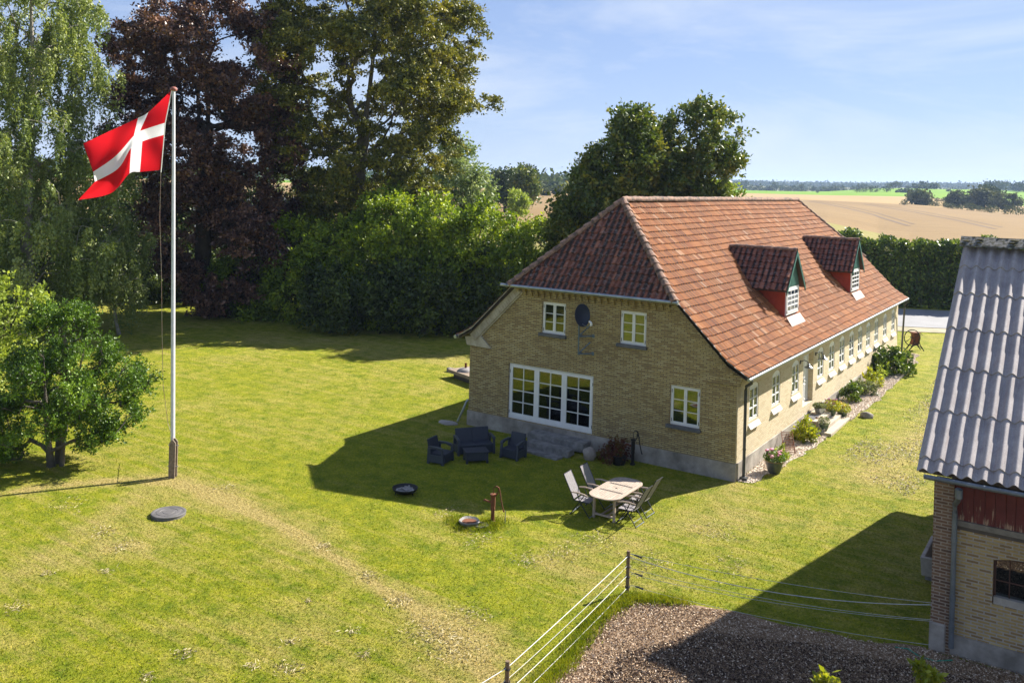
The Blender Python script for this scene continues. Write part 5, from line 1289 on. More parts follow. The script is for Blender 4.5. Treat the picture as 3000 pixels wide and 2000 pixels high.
tag(MB().blob((1.75, 11.5, .15), (.27, .24, .2), 8, .25, 3).build('boulder', plain('field stone', (.3, .26, .22), (.16, .14, .12), 5, .9), None, True), 'single dark field stone in the grass near the front steps', 'boulder')
dr = MB().lathe([(.36, 0), (.35, .035), (.3, .04), (.0, .045)], 22, (-11.75, -.35, 0), 1.25, .75, .05).build('drain_slab', 'plinth'); tag(dr, 'pale flat drain slab under the white spout at the house corner', 'drain cover')
wc = empty('well_cover', (-15.2, 6.6, .0), R(-20), 'weathered timber well cover with a domed iron lid behind the house corner', 'well cover')
MB().box(-1.3, 1.3, -1.0, 1.0, .3, .46).build('platform', plain('old oak boards', (.3, .23, .17), (.2, .15, .11), 3, .9), wc); MB().box(-1.05, 1.05, -.8, .8, 0, .25).build('base', 'dark_wood', wc)
MB().lathe([(.42, .42), (.4, .5), (.3, .58), (.1, .62), (0, .62)], 22, (-.45, -.5, 0)).build('iron_dome', 'iron_lid', wc, True); MB().box(-.49, -.41, -.54, -.46, .6, .86).build('knob', 'rust', wc)
tag(MB().box(-17.6, -17.0, 7.1, 7.3, .0, .25).build('stone_edging', 'stone', None, bevel=.02), 'loose pale stone block left of the timber well cover', 'stone')

# front door steps, mat and pots
ds = empty('door_steps', (0, 8.9, .1), 0, 'three tier concrete steps leading up to the white front door', 'steps')
MB().box(.045, .72, -1.25, .95, -.2, .42).build('landing', 'concrete', ds, bevel=.01)
MB().box(.05, 1.0, -1.3, 1.35, -.2, .24).build('middle_step', 'concrete', ds, bevel=.01)
MB().box(.05, 1.28, -1.45, 1.7, -.2, .09).build('bottom_step', 'concrete', ds, bevel=.01)
tag(MB().box(.1, .5, 7.85, 8.75, .523, .54).build('doormat', plain('doormat', (.12, .12, .13), (.05, .05, .06), 40, .95)), 'grey doormat on the landing before the front door', 'doormat')
def pot(name, label, loc, r, h, mat, leaf=None, fh=.3, fr=.2, flowers=None, nfl=20, cat='flower pot', sx=1, rim=None, nl=90, ls=.06, group=None):
    e = empty(name, loc, 0, label, cat)
    MB().lathe([(r * .62, 0), (r * .8, h * .3), (r * .95, h * .75), (r, h * .96), (r * 1.04, h), (r * .93, h), (r * .88, h * .9), (0, h * .88)], 22, sx=sx).build('pot', mat, e, True)
    if rim: MB().torus((0, 0, h), r, r * .07, 'Z', 24, 6).build('rim', rim, e, True)
    MB().lathe([(r * .9, h * .885), (0, h * .9)], 16, sx=sx).build('soil', 'soil', e)
    if leaf:
        g = np.random.default_rng(int(loc[1] * 100) % 999); n = nl * 6; a = g.random(n) * 6.28; rr_ = g.random(n) ** .5; z = g.random(n)
        R2 = fr * (.55 + .6 * np.sin(np.pi * np.clip(z * .8 + .15, 0, 1)))
        Pn = np.stack([rr_ * np.cos(a) * R2 * sx, rr_ * np.sin(a) * R2, h * .9 + z * fh], 1); D = unit(np.stack([np.cos(a), np.sin(a), g.normal(size=n) * .5 + .3], 1) + g.normal(size=(n, 3)) * .4)
        global rng; o_ = rng; rng = g; V, F_ = leaf_arrays(Pn, D, ls * (.6 + .7 * g.random(n)), .5); rng = o_
        np_mesh('foliage', V, F_, LEAF[leaf], e, fattrs={'tint': g.random(n)})
        MB().tube([(0, 0, h * .85), (0, 0, h + fh * .6)], .012, 5).build('stem', 'bark_dark', e)
    if flowers:
        gg = random.Random(int(loc[1] * 77)); mb = MB()
        for fs, cnt_ in flowers[1]:
            for _ in range(cnt_):
                a = gg.uniform(0, 6.28); q = gg.uniform(.2, 1) * fr; z = h + fh * gg.uniform(.55, 1.05); mb.blob((q * math.cos(a) * sx, q * math.sin(a), z), (fs, fs, fs * .75), gg.random() * 9, .4, 1)
        o = mb.build('blossoms', flowers[0], e)
    return e
pot('flower_pot', 'large grey glazed pot of pink roses near the house corner', (.78, 1.75, .015), .3, .42, 'grey_glaze', 'holly', .34, .3, ('pink', [(.085, 5), (.05, 4)]), rim='glaze_rim', nl=160, ls=.07)
pot('zinc_tub', 'oval zinc tub planted with lavender on the door landing', (.38, 9.15, .52), .3, .26, 'zinc', 'greyleaf', .16, .3, cat='planter', sx=.75, nl=260, ls=.06)
pot('flower_pot', 'green glazed pot with pink and plum blossoms on the middle step', (.72, 9.85, .34), .17, .26, 'green_glaze', 'yellowgreen', .42, .3, ('darkpink', [(.04, 22)]), nl=200)
pot('flower_pot', 'dark pot overflowing with yellow flowers at the far end of the steps', (.92, 10.75, .1), .22, .26, 'green_glaze', 'yellowgreen', .36, .32, ('yellow_fl', [(.035, 40)]), nl=200)
pot('flower_pot', 'terracotta rim pot of red leaves behind the yellow flowers', (.55, 10.35, .12), .2, .3, 'terracotta', 'redleaf', .22, .2, nl=100)
pot('flower_pot', 'grey pot with a sparse terracotta coloured plant on the lower step', (.62, 8.2, .19), .18, .3, 'grey_glaze', 'redleaf', .1, .14, nl=20)
pot('flower_pot', 'dark green pot with pale leafed plant beside the steps', (.92, 7.75, .19), .19, .26, 'green_glaze', 'greyleaf', .3, .2, nl=90)
pot('flower_pot', 'blue glazed pot of pink geraniums in front of the steps', (.42, 7.1, .06), .19, .24, 'blue_glaze', 'rhodo', .3, .27, ('pink', [(.045, 16)]), nl=160)
wcn = empty('watering_can', (.78, 7.42, .06), R(40), 'small zinc watering can between the pots by the steps', 'watering can')
MB().lathe([(.1, 0), (.1, .2), (.08, .22), (0, .22)], 16).build('body', 'zinc', wcn, True); MB().tube([(.09, 0, .04), (.26, 0, .26)], [.02, .012], 6).build('spout', 'zinc', wcn); MB().torus((0, 0, .2), .1, .008, 'Y', 14, 5, 0, math.pi).build('handle', 'zinc', wcn)
# slatted lounger of rusty iron leaning by the wall
rl = empty('iron_lounger', (.45, 4.5, .02), R(-65), 'rusty folding iron garden chair leaning back on the gravel', 'garden chair')
mb = MB()
for k in range(13):
    t = k / 12; mb.cbox((-.42 + .8 * t, 0, .62 - .5 * t), (.022, .4, .01), ry=R(30))
mb.build('slats', 'rust', rl)
for s in (-.2, .2): MB().tube([(-.46, s, .66), (.42, s, .1)], .012, 6).build('side_rail', 'rust', rl); MB().tube([(.35, s, .0), (-.1, s, .42)], .01, 6).build('leg', 'rust', rl); MB().tube([(-.4, s, 0), (-.05, s, .38)], .01, 6).build('leg', 'rust', rl)
MB().tube([(-.4, -.2, .02), (-.4, .2, .02)], .009, 5).build('cross_bar', 'rust', rl)
# old hand cranked chaff cutter with flywheel
mc = empty('flywheel_machine', (.9, 29.6, .26), R(35), 'rusty brown flywheel machine on curved iron legs at the far house corner', 'farm machine')
mb = MB(); mb.torus((-.42, -.1, .82), .48, .028, 'Y', 36, 6); mb.build('flywheel', 'black_iron', mc, True)
mb = MB()
for k in range(4): t = R(20 + 90 * k); mb.tube([(-.42, -.1, .82), (-.42 + .25 * math.cos(t) + .06, -.1, .82 + .25 * math.sin(t)), (-.42 + .47 * math.cos(t + .25), -.1, .82 + .47 * math.sin(t + .25))], .018, 6)
mb.tube([(-.42, -.15, .82), (-.3, .4, .8)], .03, 8); mb.build('spokes', 'black_iron', mc, True)
MB().prism([(-.28, .35), (.1, .3), (.16, .62), (.12, 1.05), (-.22, 1.05), (-.2, .7)], .12, .5, lambda a, b, n: (a, n, b)).build('housing', 'rust', mc, bevel=.01)
MB().box(-.26, .22, .08, .54, 1.05, 1.1).build('feed_tray', 'rust', mc)
for sx_, y in ((-1, .1), (1, .1), (-1, .52), (1, .52)):
    MB().tube([(sx_ * .12 - .04, y, .75), (sx_ * .2 - .04, y, .4), (sx_ * .46 - .04, y, 0)], [.022, .025, .03], 6).build('leg', 'black_iron', mc, True)
mb = MB(); mb.torus((-.04, .1, .02), .34, .018, 'Y', 14, 5, .35, math.pi - .35); mb.torus((-.04, .52, .02), .34, .018, 'Y', 14, 5, .35, math.pi - .35); mb.build('brace', 'black_iron', mc, True)
MB().tube([(.2, .3, .8), (.32, .3, .98), (.45, .3, .94)], .015, 6).build('crank', 'black_iron', mc)

# ================================================================== PLANTS BY THE HOUSE
shrub('yellow green laurel shrub between the rusty chair and the steps', (.62, 6.1, .05), .75, -.42, .42, 'yellowgreen', ncl=30, twigs=6, nlf=7, lsize=.12, twl=.2, jit=.03)
shrub('small pale shrub behind the pink rose pot', (.6, 3.2, .03), .42, -.22, .22, 'lime', ncl=16, twigs=5, nlf=6, lsize=.08, twl=.12, jit=.02)
shrub('rounded green shrub with dark red stems past the steps', (.6, 14.0, .13), .75, -.5, .5, 'rhodo', ncl=30, twigs=6, nlf=8, lsize=.11, twl=.2, jit=.03)
shrub('silvery green spreading shrub along the gravel bed', (.75, 15.9, .14), .65, -.6, .6, 'greyleaf', ncl=30, twigs=6, nlf=8, lsize=.12, twl=.22, jit=.03)
shrub('yellow green low shrub behind the silvery one', (.6, 18.1, .16), .5, -.6, .6, 'yellowgreen', ncl=24, twigs=6, nlf=8, lsize=.11, twl=.2, jit=.03)
shrub('small lime shrub just before the big rhododendron', (.65, 19.8, .18), .42, -.45, .45, 'lime', ncl=18, twigs=6, nlf=7, lsize=.1, twl=.16, jit=.03)
shrub('big dark green rhododendron against the house wall', (.75, 21.7, .18), 1.35, -1.25, 1.2, 'rhodo', ncl=90, twigs=6, nlf=9, lsize=.15, twl=.3, jit=.04)
shrub('small golden green shrub nearest the far house corner', (.7, 25.6, .22), .45, -.5, .5, 'yellowgreen', ncl=16, twigs=5, nlf=7, lsize=.1, twl=.15, jit=.03)
shrub('reddish green bush in the shade between boulder and black pump', (-4.2, -.62, 0), .72, -.5, .48, 'redleaf', ncl=42, twigs=6, nlf=9, lsize=.08, twl=.25, jit=.03)
tag(MB().lathe([(.2, 0), (.26, .3), (.24, .3), (0, .26)], 18, (-3.9, -.75, 0)).build('planter', 'black_iron', None, True), 'black tub in the shade under the reddish bush', 'planter')
for lb, px, py in (('yellow green leaf tips at the lower edge in the dark paddock', 2425, 1978), ('bright green sapling at the lower edge in front of the barn', 2712, 1946)):
    b_ = G(px, py, .95)
    tree('sapling', lb, 'sapling', (b_[0], b_[1], 0), [(.35, -.12, .12), (.55, -.22, .22), (.78, -.2, .2), (.95, -.06, .06)], 'yellowgreen', 'bark_dark', ncl=16, twigs=5, nlf=6, lsize=.12, tr=.02, twl=.1, jit=.02, trunk_top=.9)

# ================================================================== TREES
def T(label, cat, name, px, d, rows, leaf, bark, **kw):
    b = base_at(px, d); th = math.atan((px - 1500) / F_PX); b[2] = terr(th, d / math.cos(th))
    return tree(name, label, cat, b, prof_px(b, d, rows), leaf, bark, **kw)
T('tall weeping birch with pale green hanging foliage on the far left', 'tree', 'birch_tree', 95, 52, [(-330, 40, 160), (-200, -120, 260), (-60, -230, 320), (60, -250, 330), (200, -250, 345), (330, -250, 360), (480, -250, 400), (600, -250, 440), (720, -250, 440), (850, -230, 330), (900, -100, 250)], 'birch', 'bark_birch',
  ncl=950, twigs=8, nlf=36, lsize=.14, tr=.38, twl=1.9, strands=True, jit=.06, gap=.36, gscale=.5, trunk_top=.85, outer=.5)
T('low drooping birch branch mass beside the flagpole in the shade', 'tree', 'birch_tree', 360, 53, [(905, 330, 400), (850, 300, 420), (780, 290, 428), (740, 300, 400), (690, 330, 380)], 'birch', 'bark_birch', ncl=60, twigs=7, nlf=26, lsize=.11, tr=.1, twl=1.3, strands=True, jit=.06, trunk_top=.8)
T('dark red copper beech behind the flagpole', 'tree', 'copper_beech', 615, 60.5, [(-60, 490, 720), (-10, 470, 790), (50, 400, 830), (120, 325, 840), (230, 318, 860), (350, 320, 870), (460, 340, 880), (580, 430, 890), (700, 470, 870), (800, 500, 850), (880, 530, 800), (925, 570, 720)], 'copper', 'bark_dark',
  ncl=1300, twigs=9, nlf=22, lsize=.18, tr=.6, twl=1.0, up=.3, droop=.12, jit=.08, gap=.36, gscale=.4, outer=.45, flat=.55)
T('huge olive green beech with branches reaching right above the shrubs', 'tree', 'beech_tree', 1050, 63, [(-200, 930, 1220), (-90, 850, 1330), (0, 800, 1375), (70, 780, 1405), (130, 770, 1420), (210, 765, 1405), (265, 770, 1445), (310, 770, 1450), (350, 775, 1370), (420, 790, 1335), (500, 800, 1320), (600, 830, 1260), (700, 880, 1200), (820, 930, 1160)], 'beech', 'bark_grey',
  ncl=1600, twigs=9, nlf=22, lsize=.18, tr=.7, twl=1.0, up=.1, droop=.2, jit=.07, gap=.37, gscale=.4, outer=.42, flat=.5)
T('broad leaved tree with two crowns rising behind the roof', 'tree', 'plane_tree', 1880, 62, [(288, 2045, 2072), (320, 1990, 2125), (360, 1930, 2165), (400, 1880, 2180), (450, 1860, 2180), (480, 1850, 2165), (520, 1840, 2110), (560, 1780, 2110), (620, 1700, 2120), (700, 1680, 2050), (800, 1700, 1950)], 'walnut', 'bark_dark',
  ncl=560, twigs=8, nlf=20, lsize=.22, tr=.3, twl=.95, up=.2, jit=.1, flat=.7, gap=.12, gscale=.5)
T('darker dense tree left of the two crowned one behind the roof', 'tree', 'plane_tree', 1790, 59, [(318, 1835, 1855), (345, 1790, 1900), (380, 1775, 1910), (430, 1745, 1920), (480, 1715, 1920), (530, 1680, 1900), (580, 1650, 1880), (650, 1625, 1850), (750, 1610, 1820), (880, 1600, 1780), (950, 1620, 1750)], 'walnut', 'bark_dark',
  ncl=620, twigs=8, nlf=18, lsize=.22, tr=.35, twl=.9, up=.2, jit=.12, gap=.1, gscale=.5)
T('yellow green treetop just above the roof ridge', 'tree', 'maple_tree', 2110, 78, [(520, 2090, 2115), (545, 2060, 2150), (575, 2040, 2180), (620, 2020, 2180), (680, 2020, 2150)], 'hazel', 'bark_dark', ncl=80, twigs=7, nlf=14, lsize=.25, tr=.2, twl=.8, jit=.1)
T('grey green windswept willow behind the shrubs', 'tree', 'willow_tree', 1350, 88, [(402, 1325, 1345), (430, 1300, 1380), (470, 1285, 1415), (520, 1275, 1435), (570, 1280, 1445), (620, 1290, 1440), (680, 1300, 1400)], 'willow', 'bark_dark', ncl=190, twigs=7, nlf=17, lsize=.24, tr=.35, twl=1.1, jit=.12)
T('dark rounded tree between beech and grey willow', 'tree', 'oak_tree', 1240, 105, [(490, 1180, 1280), (530, 1150, 1300), (600, 1150, 1300), (680, 1160, 1290)], 'dark', 'bark_dark', ncl=110, twigs=6, nlf=14, lsize=.32, tr=.35, twl=1.1, jit=.15)
for lb, px, d, rows, lf in (('dark oak farthest left in the field gap', 1480, 185, [(490, 1462, 1490), (520, 1440, 1515), (560, 1438, 1520), (600, 1450, 1510)], 'dark'),
    ('tall dark oak beside the field gap', 1520, 210, [(488, 1505, 1550), (515, 1490, 1572), (550, 1490, 1575), (580, 1500, 1565)], 'dark'),
    ('olive green oak in front of the tall dark one at the field', 1530, 180, [(505, 1510, 1550), (530, 1495, 1568), (565, 1495, 1570), (590, 1505, 1560)], 'walnut')):
    T(lb, 'tree', 'oak_tree', px, d, rows, lf, 'bark_dark', ncl=90, twigs=6, nlf=12, lsize=.5, tr=.35, twl=1.4, jit=.25)
T('yellow green bush at the edge of the field gap', 'bush', 'field_bush', 1518, 150, [(560, 1505, 1535), (580, 1490, 1545), (610, 1485, 1548), (632, 1500, 1545)], 'lime', 'bark_dark', ncl=50, twigs=6, nlf=12, lsize=.35, tr=.1, twl=.8, jit=.15)
for lb, px, py, r_ in (('small round tree alone in the tan field gap', 1597, 573, 18), ('second small round bush in the field gap beside the dark tree', 1635, 570, 22)):
    q = ground_hit(px, py); d = float((q - CAM) @ FW); m_ = d / F_PX
    tree('field_tree', lb, 'tree', q, [(.5, -r_ * m_ * .5, r_ * m_ * .5), (r_ * m_ * .4, -r_ * m_ * .6, r_ * m_ * .6), (r_ * m_ * .8, -r_ * m_ * .2, r_ * m_ * .2)], 'farolive', 'bark_dark', ncl=25, twigs=5, nlf=8, lsize=.9, tr=.2, twl=.8, jit=.3)
# holly and its neighbours in the foreground
T('glossy green holly tree with three bare stems on the lawn', 'tree', 'holly_tree', 190, 29.4, [(840, 200, 235), (880, 155, 270), (930, 115, 295), (1000, 75, 330), (1060, 35, 375), (1115, -10, 445), (1160, -30, 440), (1210, -50, 405), (1260, -50, 385), (1295, -40, 300), (1320, -10, 120)], 'holly', 'bark_grey',
  ncl=620, twigs=9, nlf=18, lsize=.068, tr=.15, twl=.42, up=.7, jit=.03, stems=3, dfac=.8, gap=.4, gscale=1.1, trunk_top=.7, outer=.5)
T('pale yellow green bush cut by the left edge behind the holly', 'bush', 'garden_bush', -30, 34, [(815, -60, 60), (860, -150, 110), (940, -200, 120), (1050, -220, 110), (1180, -200, 90), (1300, -180, 50)], 'lime', 'bark_dark', ncl=150, twigs=8, nlf=16, lsize=.12, tr=.12, twl=.5, jit=.06)
# shrubs along the back of the lawn
rows_of = lambda px, w, top, bot: [(top, px - w * .12, px + w * .12), (top + (bot - top) * .12, px - w * .38, px + w * .38), (top + (bot - top) * .4, px - w * .52, px + w * .52), (top + (bot - top) * .75, px - w * .5, px + w * .5), (bot - 5, px - w * .42, px + w * .42)]
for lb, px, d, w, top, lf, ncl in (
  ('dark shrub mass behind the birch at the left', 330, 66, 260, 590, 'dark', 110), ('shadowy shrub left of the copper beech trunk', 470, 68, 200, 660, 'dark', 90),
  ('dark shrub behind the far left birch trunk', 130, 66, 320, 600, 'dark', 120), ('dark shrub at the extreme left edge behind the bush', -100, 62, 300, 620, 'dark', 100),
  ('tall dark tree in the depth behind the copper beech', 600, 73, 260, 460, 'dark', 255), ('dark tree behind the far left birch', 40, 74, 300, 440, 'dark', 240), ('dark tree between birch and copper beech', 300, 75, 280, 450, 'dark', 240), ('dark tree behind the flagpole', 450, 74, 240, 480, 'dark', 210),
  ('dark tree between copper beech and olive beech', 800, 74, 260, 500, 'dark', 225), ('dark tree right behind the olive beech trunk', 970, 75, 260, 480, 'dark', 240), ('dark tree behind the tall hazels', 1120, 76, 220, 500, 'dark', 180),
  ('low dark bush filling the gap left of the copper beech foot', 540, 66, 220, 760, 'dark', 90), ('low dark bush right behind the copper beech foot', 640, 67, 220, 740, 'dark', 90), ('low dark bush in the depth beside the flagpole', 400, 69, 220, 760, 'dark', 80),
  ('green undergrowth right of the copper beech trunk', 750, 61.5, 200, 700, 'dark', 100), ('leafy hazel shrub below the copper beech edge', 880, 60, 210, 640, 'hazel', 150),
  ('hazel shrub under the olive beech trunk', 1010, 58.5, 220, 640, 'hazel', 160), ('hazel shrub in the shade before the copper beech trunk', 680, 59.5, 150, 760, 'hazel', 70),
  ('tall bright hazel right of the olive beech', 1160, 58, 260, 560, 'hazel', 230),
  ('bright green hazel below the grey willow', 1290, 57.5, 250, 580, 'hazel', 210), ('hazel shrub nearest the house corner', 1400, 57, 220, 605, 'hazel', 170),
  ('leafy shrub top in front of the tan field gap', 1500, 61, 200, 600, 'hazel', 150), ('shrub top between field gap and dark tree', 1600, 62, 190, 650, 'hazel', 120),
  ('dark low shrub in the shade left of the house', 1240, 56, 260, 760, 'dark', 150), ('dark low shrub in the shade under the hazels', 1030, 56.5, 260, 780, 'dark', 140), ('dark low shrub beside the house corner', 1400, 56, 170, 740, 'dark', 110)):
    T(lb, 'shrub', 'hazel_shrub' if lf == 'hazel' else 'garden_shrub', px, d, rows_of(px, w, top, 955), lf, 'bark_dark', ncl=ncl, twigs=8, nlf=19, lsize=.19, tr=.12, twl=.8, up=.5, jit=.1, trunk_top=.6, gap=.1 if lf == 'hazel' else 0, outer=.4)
# clipped hedge beyond the road
def hedge(name, label, a, b, depth, h, leaf, n, ls, seed=1, z0=.3):
    g = np.random.default_rng(seed); e = empty(name, (a[0], a[1], z0), 0, label, 'hedge'); a = np.array(a); b = np.array(b); ln = np.linalg.norm(b - a); u = (b - a) / ln; v = np.array([-u[1], u[0]])
    s = g.random(n) * ln; top = np.array([h + 1.7 * mnoise.noise(Vector((q * .38, seed, 0))) + .5 * mnoise.noise(Vector((q * 1.5, seed, 5))) for q in s])
    w_ = g.random(n); face = w_ < .62; z = np.where(face, g.random(n) * top, top - g.random(n) ** 2 * .8); dd = np.where(face, g.random(n) ** 2 * .8 * np.sign(g.random(n) - .3), (g.random(n) - .5) * depth)
    dep_ = np.where(face, np.where(dd >= 0, -depth / 2 + dd, depth / 2 + dd), dd)
    bulge = np.array([.45 * mnoise.noise(Vector((q * .6, zz * .6, 2))) for q, zz in zip(s, z)]); dep_ = dep_ + np.where(face, -bulge, 0)
    xy = s[:, None] * u[None] + dep_[:, None] * v[None]; Pn = np.concatenate([xy, z[:, None]], 1) + g.normal(size=(n, 3)) * .05
    D = unit(g.normal(size=(n, 3)) + np.array([0, 0, .4]))
    global rng; o_ = rng; rng = g; V, F_ = leaf_arrays(Pn, D, ls * (.6 + .7 * g.random(n)), .6); rng = o_
    np_mesh('foliage', V, F_, LEAF[leaf], e, fattrs={'tint': g.random(n)})
    mb = MB(); xx = 0
    while xx < ln: q = u * xx; mb.tube([(q[0], q[1], 0), (q[0], q[1], h * .85)], .08, 5); xx += 1.5
    mb.build('stems', 'bark_dark', e); MB().add([(*(u * 0 - v * depth * .22), 0), (*(u * ln - v * depth * .22), 0), (*(u * ln + v * depth * .22), 0), (*(v * depth * .22), 0), (*(u * 0 - v * depth * .2), h - .9), (*(u * ln - v * depth * .2), h - .9), (*(u * ln + v * depth * .2), h - .9), (*(v * depth * .2), h - .9)], [(0, 1, 5, 4), (1, 2, 6, 5), (2, 3, 7, 6), (3, 0, 4, 7), (4, 5, 6, 7)]).build('inner_growth', 'mossy', e)
hp0 = r0 + rn * 12.6
hedge('roadside_hedge', 'tall dark green hedge across the road behind the barn roof', tuple(hp0 + rd * -7.5), tuple(hp0 + rd * 32), 2.6, 5.5, 'hedge', 75000, .26)
# neighbour house glimpsed through the trees
nb = P(760, 700, 92); nbh = empty('neighbour_house', (nb[0], nb[1], 0), R(40), 'white rendered house half hidden behind the copper beech', 'house')
MB().box(-6, 6, -3.5, 3.5, 0, 4.2).build('wall', 'render_white', nbh); MB().prism([(-3.9, 4.0), (3.9, 4.0), (0, 7.6)], -6.4, 6.4, lambda a, b, n: (n, a, b)).build('roof', 'flat_grey', nbh)
mb = MB(); [mb.box(x, x + 1.1, -3.56, -3.48, 1.2, 2.6) for x in (-4.5,)]; mb.build('window', 'glass', nbh); [MB().box(x, x + 1.1, -3.56, -3.48, 1.2, 2.6).build('window', 'black_iron', nbh) for x in (-1.5, 1.5, 4)]
q = ground_hit(1621, 640); tag(MB().tube([tuple(q), tuple(q + np.array([0, 0, 2.6]))], .12, 6).build('wooden_post', 'post_wood'), 'thin brown wooden post in the field gap', 'post')

# ---------------- trees and hedges out in the fields
g = np.random.default_rng(21)
def far_tree(label, px, py, hpx, wpx, leaf, group=None, name='field_tree', n=260, rnd=0, r_=None):
    n = int(n * 1.8)
    if r_ is None: q = ground_hit(px, py)
    else: q = land(px, r_)
    d = float((q - CAM) @ FW); m_ = d / F_PX; h = hpx * m_; w_ = wpx * m_ / 2
    e = empty(name, tuple(q), 0, label, 'tree', group)
    nc = 26; a = g.random(nc) * 6.28; z = g.random(nc); rr_ = np.sqrt(g.random(nc)); R2 = w_ * np.sqrt(np.clip(1 - (z * 1.7 - .75) ** 2, .1, 1))
    C = np.stack([rr_ * np.cos(a) * R2, rr_ * np.sin(a) * R2, h * (.14 + .82 * z)], 1)
    c = np.repeat(C, n // nc, 0); sp = min(w_, h) * .2; Pn = c + g.normal(size=c.shape) * sp * [1, 1, .8]; Pn[:, 2] = np.maximum(Pn[:, 2], .1)
    global rng; o_ = rng; rng = g; V, F_ = leaf_arrays(Pn, unit(g.normal(size=c.shape)), max(.35, .2 * w_) * (.6 + .7 * g.random(len(c))), .8); rng = o_
    np_mesh('crown', V, F_, LEAF[leaf], e, fattrs={'tint': np.repeat(g.random(nc), n // nc) * .6 + .4 * g.random(len(c))})
    MB().tube([(0, 0, -.2), (0, 0, h * .5)], [h * .035, h * .02], 6).build('trunk', 'bark_dark', e)
    return e
for lb, px, py, hp_, wp, lf in (('dark brown green tree standing alone at the wheat edge', 2695, 600, 38, 78, 'farolive'), ('large domed willow at the left of the field grove', 2810, 606, 42, 66, 'farolive'), ('biggest domed willow in the middle of the field grove', 2868, 612, 55, 86, 'farolive'),
   ('narrow tall willow right of the biggest one', 2925, 618, 54, 44, 'farolive'), ('rightmost willow of the grove beside the frame edge', 2965, 622, 50, 54, 'farolive'), ('shaded willow filling the grove behind the domes', 2895, 606, 56, 70, 'far')):
    far_tree(lb, px, py, hp_, wp, lf, name='willow_tree', n=900)
for px, py, s in ((2648, 600, 16), (2738, 604, 18), (2770, 608, 20), (2792, 612, 20), (2812, 613, 14), (2845, 617, 26), (2875, 620, 18), (2905, 623, 28), (2960, 628, 30), (2990, 628, 22), (2745, 590, 14), (2760, 592, 12)):
    e = far_tree('low round grey green bush at the foot of the field grove', px, py, s * .75, s * 1.4, 'farolive', 'low bushes round the field grove', 'field_bush', 200); e['category'] = 'bush'
for px, w_, h in ((2512, 18, 13), (2532, 20, 14), (2552, 22, 17), (2568, 22, 18), (2598, 30, 24), (2395, 12, 6), (2655, 70, 7)):
    e = far_tree('dark bush in the hedge line between stubble and green field', px, 574, h, w_, 'far', 'bushes in the hedge line before the green field', 'field_bush', 200, r_=905); e['category'] = 'bush'
for lb, px, w_, h, r_ in (('lone round tree on the crest of the green field', 2624, 34, 20, 1110), ('wide low tree clump on the crest right of the lone tree', 2712, 72, 18, 1110), ('small dark tree on the crest at the middle', 2660, 20, 8, 1115), ('small bush on the slope of the green field', 2780, 16, 6, 1010),
    ('dark round tree at the right end of the far crest', 2910, 60, 26, 1130), ('tree cut by the right frame edge on the far crest', 2985, 60, 24, 1120), ('spiky tree behind the field grove', 2945, 30, 30, 1150)):
    far_tree(lb, px, 0, h, w_, 'far', r_=r_, n=300)
for px, w_, h in ((2120, 24, 20), (2162, 22, 32), (2184, 30, 30), (2205, 20, 18), (2225, 30, 18), (2270, 42, 28), (2298, 26, 16), (2325, 30, 19), (2350, 32, 25), (2385, 24, 14), (2412, 30, 15), (2445, 34, 20), (2470, 28, 20), (2500, 20, 14), (2528, 34, 22), (2555, 24, 14), (2590, 20, 12), (2250, 26, 16), (2310, 22, 15), (2430, 24, 14)):
    far_tree('round dark tree in the long tree line beyond the green field', px, 0, h * 1.05, w_ * 1.15, 'far', 'trees in the line beyond the green field', r_=1150 + g.random() * 120, n=240)
# far woods: too many to count
def wood(name, label, n, pxr, rr_, hr, wr, leaf, cards=26):
    px = g.uniform(*pxr, n); r_ = g.uniform(*rr_, n); Ps = []
    for a, b in zip(px, r_):
        q = land(a, b); h = g.uniform(*hr); w_ = g.uniform(*wr); c = g.normal(size=(cards, 3)) * [w_ * .4, w_ * .4, h * .26] + [0, 0, h * .55]; Ps.append(q + c)
    Pn = np.concatenate(Ps); k = len(Pn); global rng; o_ = rng; rng = g; V, F_ = leaf_arrays(Pn, unit(g.normal(size=(k, 3))), np.full(k, np.mean(wr) * .24) * (.6 + .8 * g.random(k)), .8); rng = o_
    return tag(np_mesh(name, V, F_, LEAF[leaf], fattrs={'tint': np.repeat(g.random(n), cards) * .5 + .5 * g.random(k)}), label, 'wood', kind='stuff')
wood('far_woodland', 'distant wooded ridge all along the horizon', 1700, (1400, 3300), (2300, 3000), (5, 11), (14, 26), 'far', 44)
wood('hedgerows', 'broken hedgerows and copses in the middle distance', 130, (1500, 3200), (1500, 2200), (3, 8), (9, 18), 'far', 50)
wood('left_woodland', 'woodland seen through the trunks at the left horizon', 500, (-600, 1540), (700, 2600), (8, 15), (12, 22), 'far', 50)
wood('gap_woodland', 'wooded slope behind the tan field gap', 260, (1545, 1680), (480, 1500), (6, 10), (9, 15), 'far', 50)

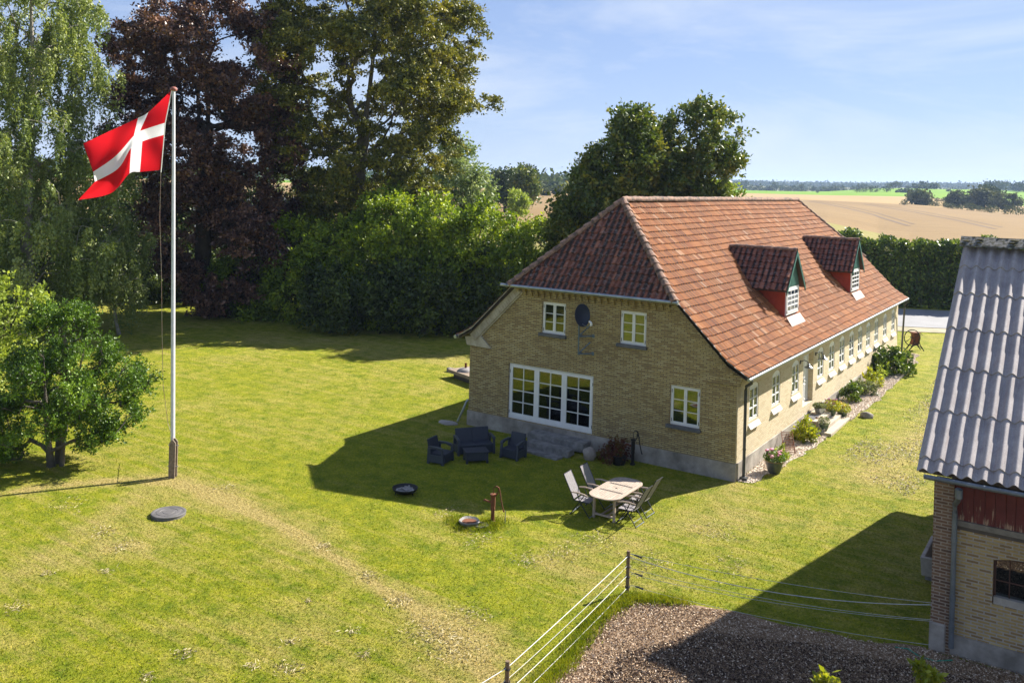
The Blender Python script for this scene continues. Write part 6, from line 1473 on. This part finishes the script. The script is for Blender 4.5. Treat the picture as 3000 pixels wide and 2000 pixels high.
for i, (x, y, h) in enumerate(((-25, -24, 9), (-31, -33, 10), (-21, -34, 8))):
    tree('garden_tree', 'dark garden tree left of the camera, seen only mirrored in the gable windows', 'tree', (x, y, 0), [(.8, -2.5, 2.5), (h * .4, -3.6, 3.6), (h * .8, -2.4, 2.4), (h, -.5, .5)], 'walnut', 'bark_dark', ncl=110, twigs=6, nlf=12, lsize=.3, tr=.25, twl=.9, group='trees mirrored in the windows')
g = np.random.default_rng(44); Vs = []; nh_ = 0
for px, py, r_, k in ((540, 1915, .12, 90), (845, 1960, .14, 130), (850, 1880, .07, 50), (430, 1985, .1, 60), (745, 1950, .08, 50), (905, 1760, .06, 40), (1030, 1850, .08, 60), (1070, 1920, .07, 60), (310, 1675, .1, 60), (140, 1680, .08, 40), (50, 1780, .15, 80), (300, 1560, .2, 120), (360, 1600, .2, 110), (1250, 1850, .3, 260), (1320, 1900, .35, 300), (1380, 1800, .25, 160), (1180, 1760, .2, 130), (1080, 1690, .15, 90), (950, 1600, .12, 80), (1400, 1580, .3, 160), (1300, 1500, .3, 140), (1750, 1580, .35, 200), (1650, 1620, .3, 160), (1550, 1640, .3, 140), (1900, 1650, .4, 200), (2100, 1560, .4, 180), (2150, 1660, .4, 180), (660, 1430, .25, 110), (200, 1480, .3, 120)):
    c = G(px, py); q = np.stack([c[0] + g.normal(size=k) * r_, c[1] + g.normal(size=k) * r_, .01 + np.abs(g.normal(size=k)) * .02], 1); Vs.append(q)
Pn = np.concatenate(Vs); n_ = len(Pn); rng_, rng = rng, g; V, F_ = leaf_arrays(Pn, unit(g.normal(size=(n_, 3)) * [1, 1, .25]), .09 * (.5 + g.random(n_)), .16); rng = rng_
tag(np_mesh('hay_clippings', V, F_, M_attr('dry clippings', [(0, (.22, .17, .08)), (.5, (.45, .37, .19)), (1, (.6, .53, .33))], .95)[0], fattrs={'tint': g.random(n_)}), 'dried grass clippings lying in small heaps on the lawn', 'clippings', kind='stuff')

# ================================================================== GRASS BLADES
g = np.random.default_rng(33)
def tufts(n, r0_, r1_, h, wd_, thr=.6):
    r = np.exp(g.uniform(math.log(r0_), math.log(r1_), n)); th = g.uniform(-thr, thr, n); x, y = xy_of(th, r)
    ok = ~(inside(x, y, chip) | inside(x, y, bed)) & ~((x > -11.1) & (x < .05) & (y > -.05) & (y < 28.1)) & ~((x > 7.1) & (y > -8))
    s = (x - r0[0]) * rn[0] + (y - r0[1]) * rn[1]; ok &= s < -1.2
    x, y = x[ok], y[ok]; n = len(x); pz = gnear(x, y); a = g.random(n) * 6.28; ln = g.normal(size=(n, 2)) * .55; H = h * (.5 + g.random(n)); 
    side = np.stack([np.cos(a), np.sin(a), 0 * a], 1) * (wd_ * (.6 + .8 * g.random(n)))[:, None]; b0 = np.stack([x, y, pz - .004], 1)
    tip = b0 + np.stack([ln[:, 0] * H, ln[:, 1] * H, H], 1); V = np.stack([b0 - side, b0 + side, tip], 1).reshape(-1, 3); return V, np.repeat(dryness(x, y), 3), n
V1, d1_, n1 = tufts(330000, 13, 50, .035, .011); 
o = np_mesh('lawn_grass', V1, np.arange(len(V1)).reshape(-1, 3), 'blade', attrs={'dry': d1_}, fattrs={'tint': g.random(n1)}); tag(o, 'short mown grass blades all over the lawn', 'grass', kind='stuff')
# longer grass at the chip edge, the pump and the drive
def long_grass(name, label, pl, w_, n, h):
    Vs = []; L_ = [(np.array(a), np.array(b)) for a, b in zip(pl[:-1], pl[1:])]; k = g.integers(0, len(L_), n); t = g.random(n)
    c = np.array([L_[i][0] * (1 - u) + L_[i][1] * u for i, u in zip(k, t)]) + g.normal(size=(n, 2)) * w_; a = g.random(n) * 6.28; H = h * (.4 + g.random(n)); b0 = np.stack([c[:, 0], c[:, 1], gnear(c[:, 0], c[:, 1])], 1)
    side = np.stack([np.cos(a), np.sin(a), 0 * a], 1) * .012; tip = b0 + np.stack([g.normal(size=n) * .5 * H, g.normal(size=n) * .5 * H, H], 1)
    V = np.stack([b0 - side, b0 + side, tip], 1).reshape(-1, 3); o = np_mesh(name, V, np.arange(len(V)).reshape(-1, 3), 'blade', attrs={'dry': np.full(len(V), -.6)}, fattrs={'tint': g.random(n)}); return tag(o, label, 'grass', kind='stuff')
long_grass('edge_grass', 'bright green weeds along the edge of the wood chip bed', [(1.15, -15), (1.1, -13), (.75, -11), (.9, -9.8), (2, -9.15)], .12, 9000, .13)
long_grass('pump_grass', 'longer grass around the rusty pump and stone bowl', [(-4.4, -7.8), (-4.2, -8.1), (-4.7, -8.6), (-5.3, -8.3)], .2, 3000, .1)

# ================================================================== HAZE
mh_ = bpy.data.materials.new('air haze'); mh_.use_nodes = True; t = mh_.node_tree; t.nodes.clear(); o_ = t.nodes.new('ShaderNodeOutputMaterial'); pv = t.nodes.new('ShaderNodeVolumePrincipled')
pv.inputs['Color'].default_value = (.5, .68, 1, 1); pv.inputs['Density'].default_value = .00014; pv.inputs['Anisotropy'].default_value = .2; t.links.new(pv.outputs[0], o_.inputs['Volume'])
hz = MB().box(-6500, 6500, -6500, 6500, -3, 95).build('haze', mh_); tag(hz, kind='stuff'); hz['label'] = 'pale blue air haze over the distant fields and woods'; hz['category'] = 'haze'
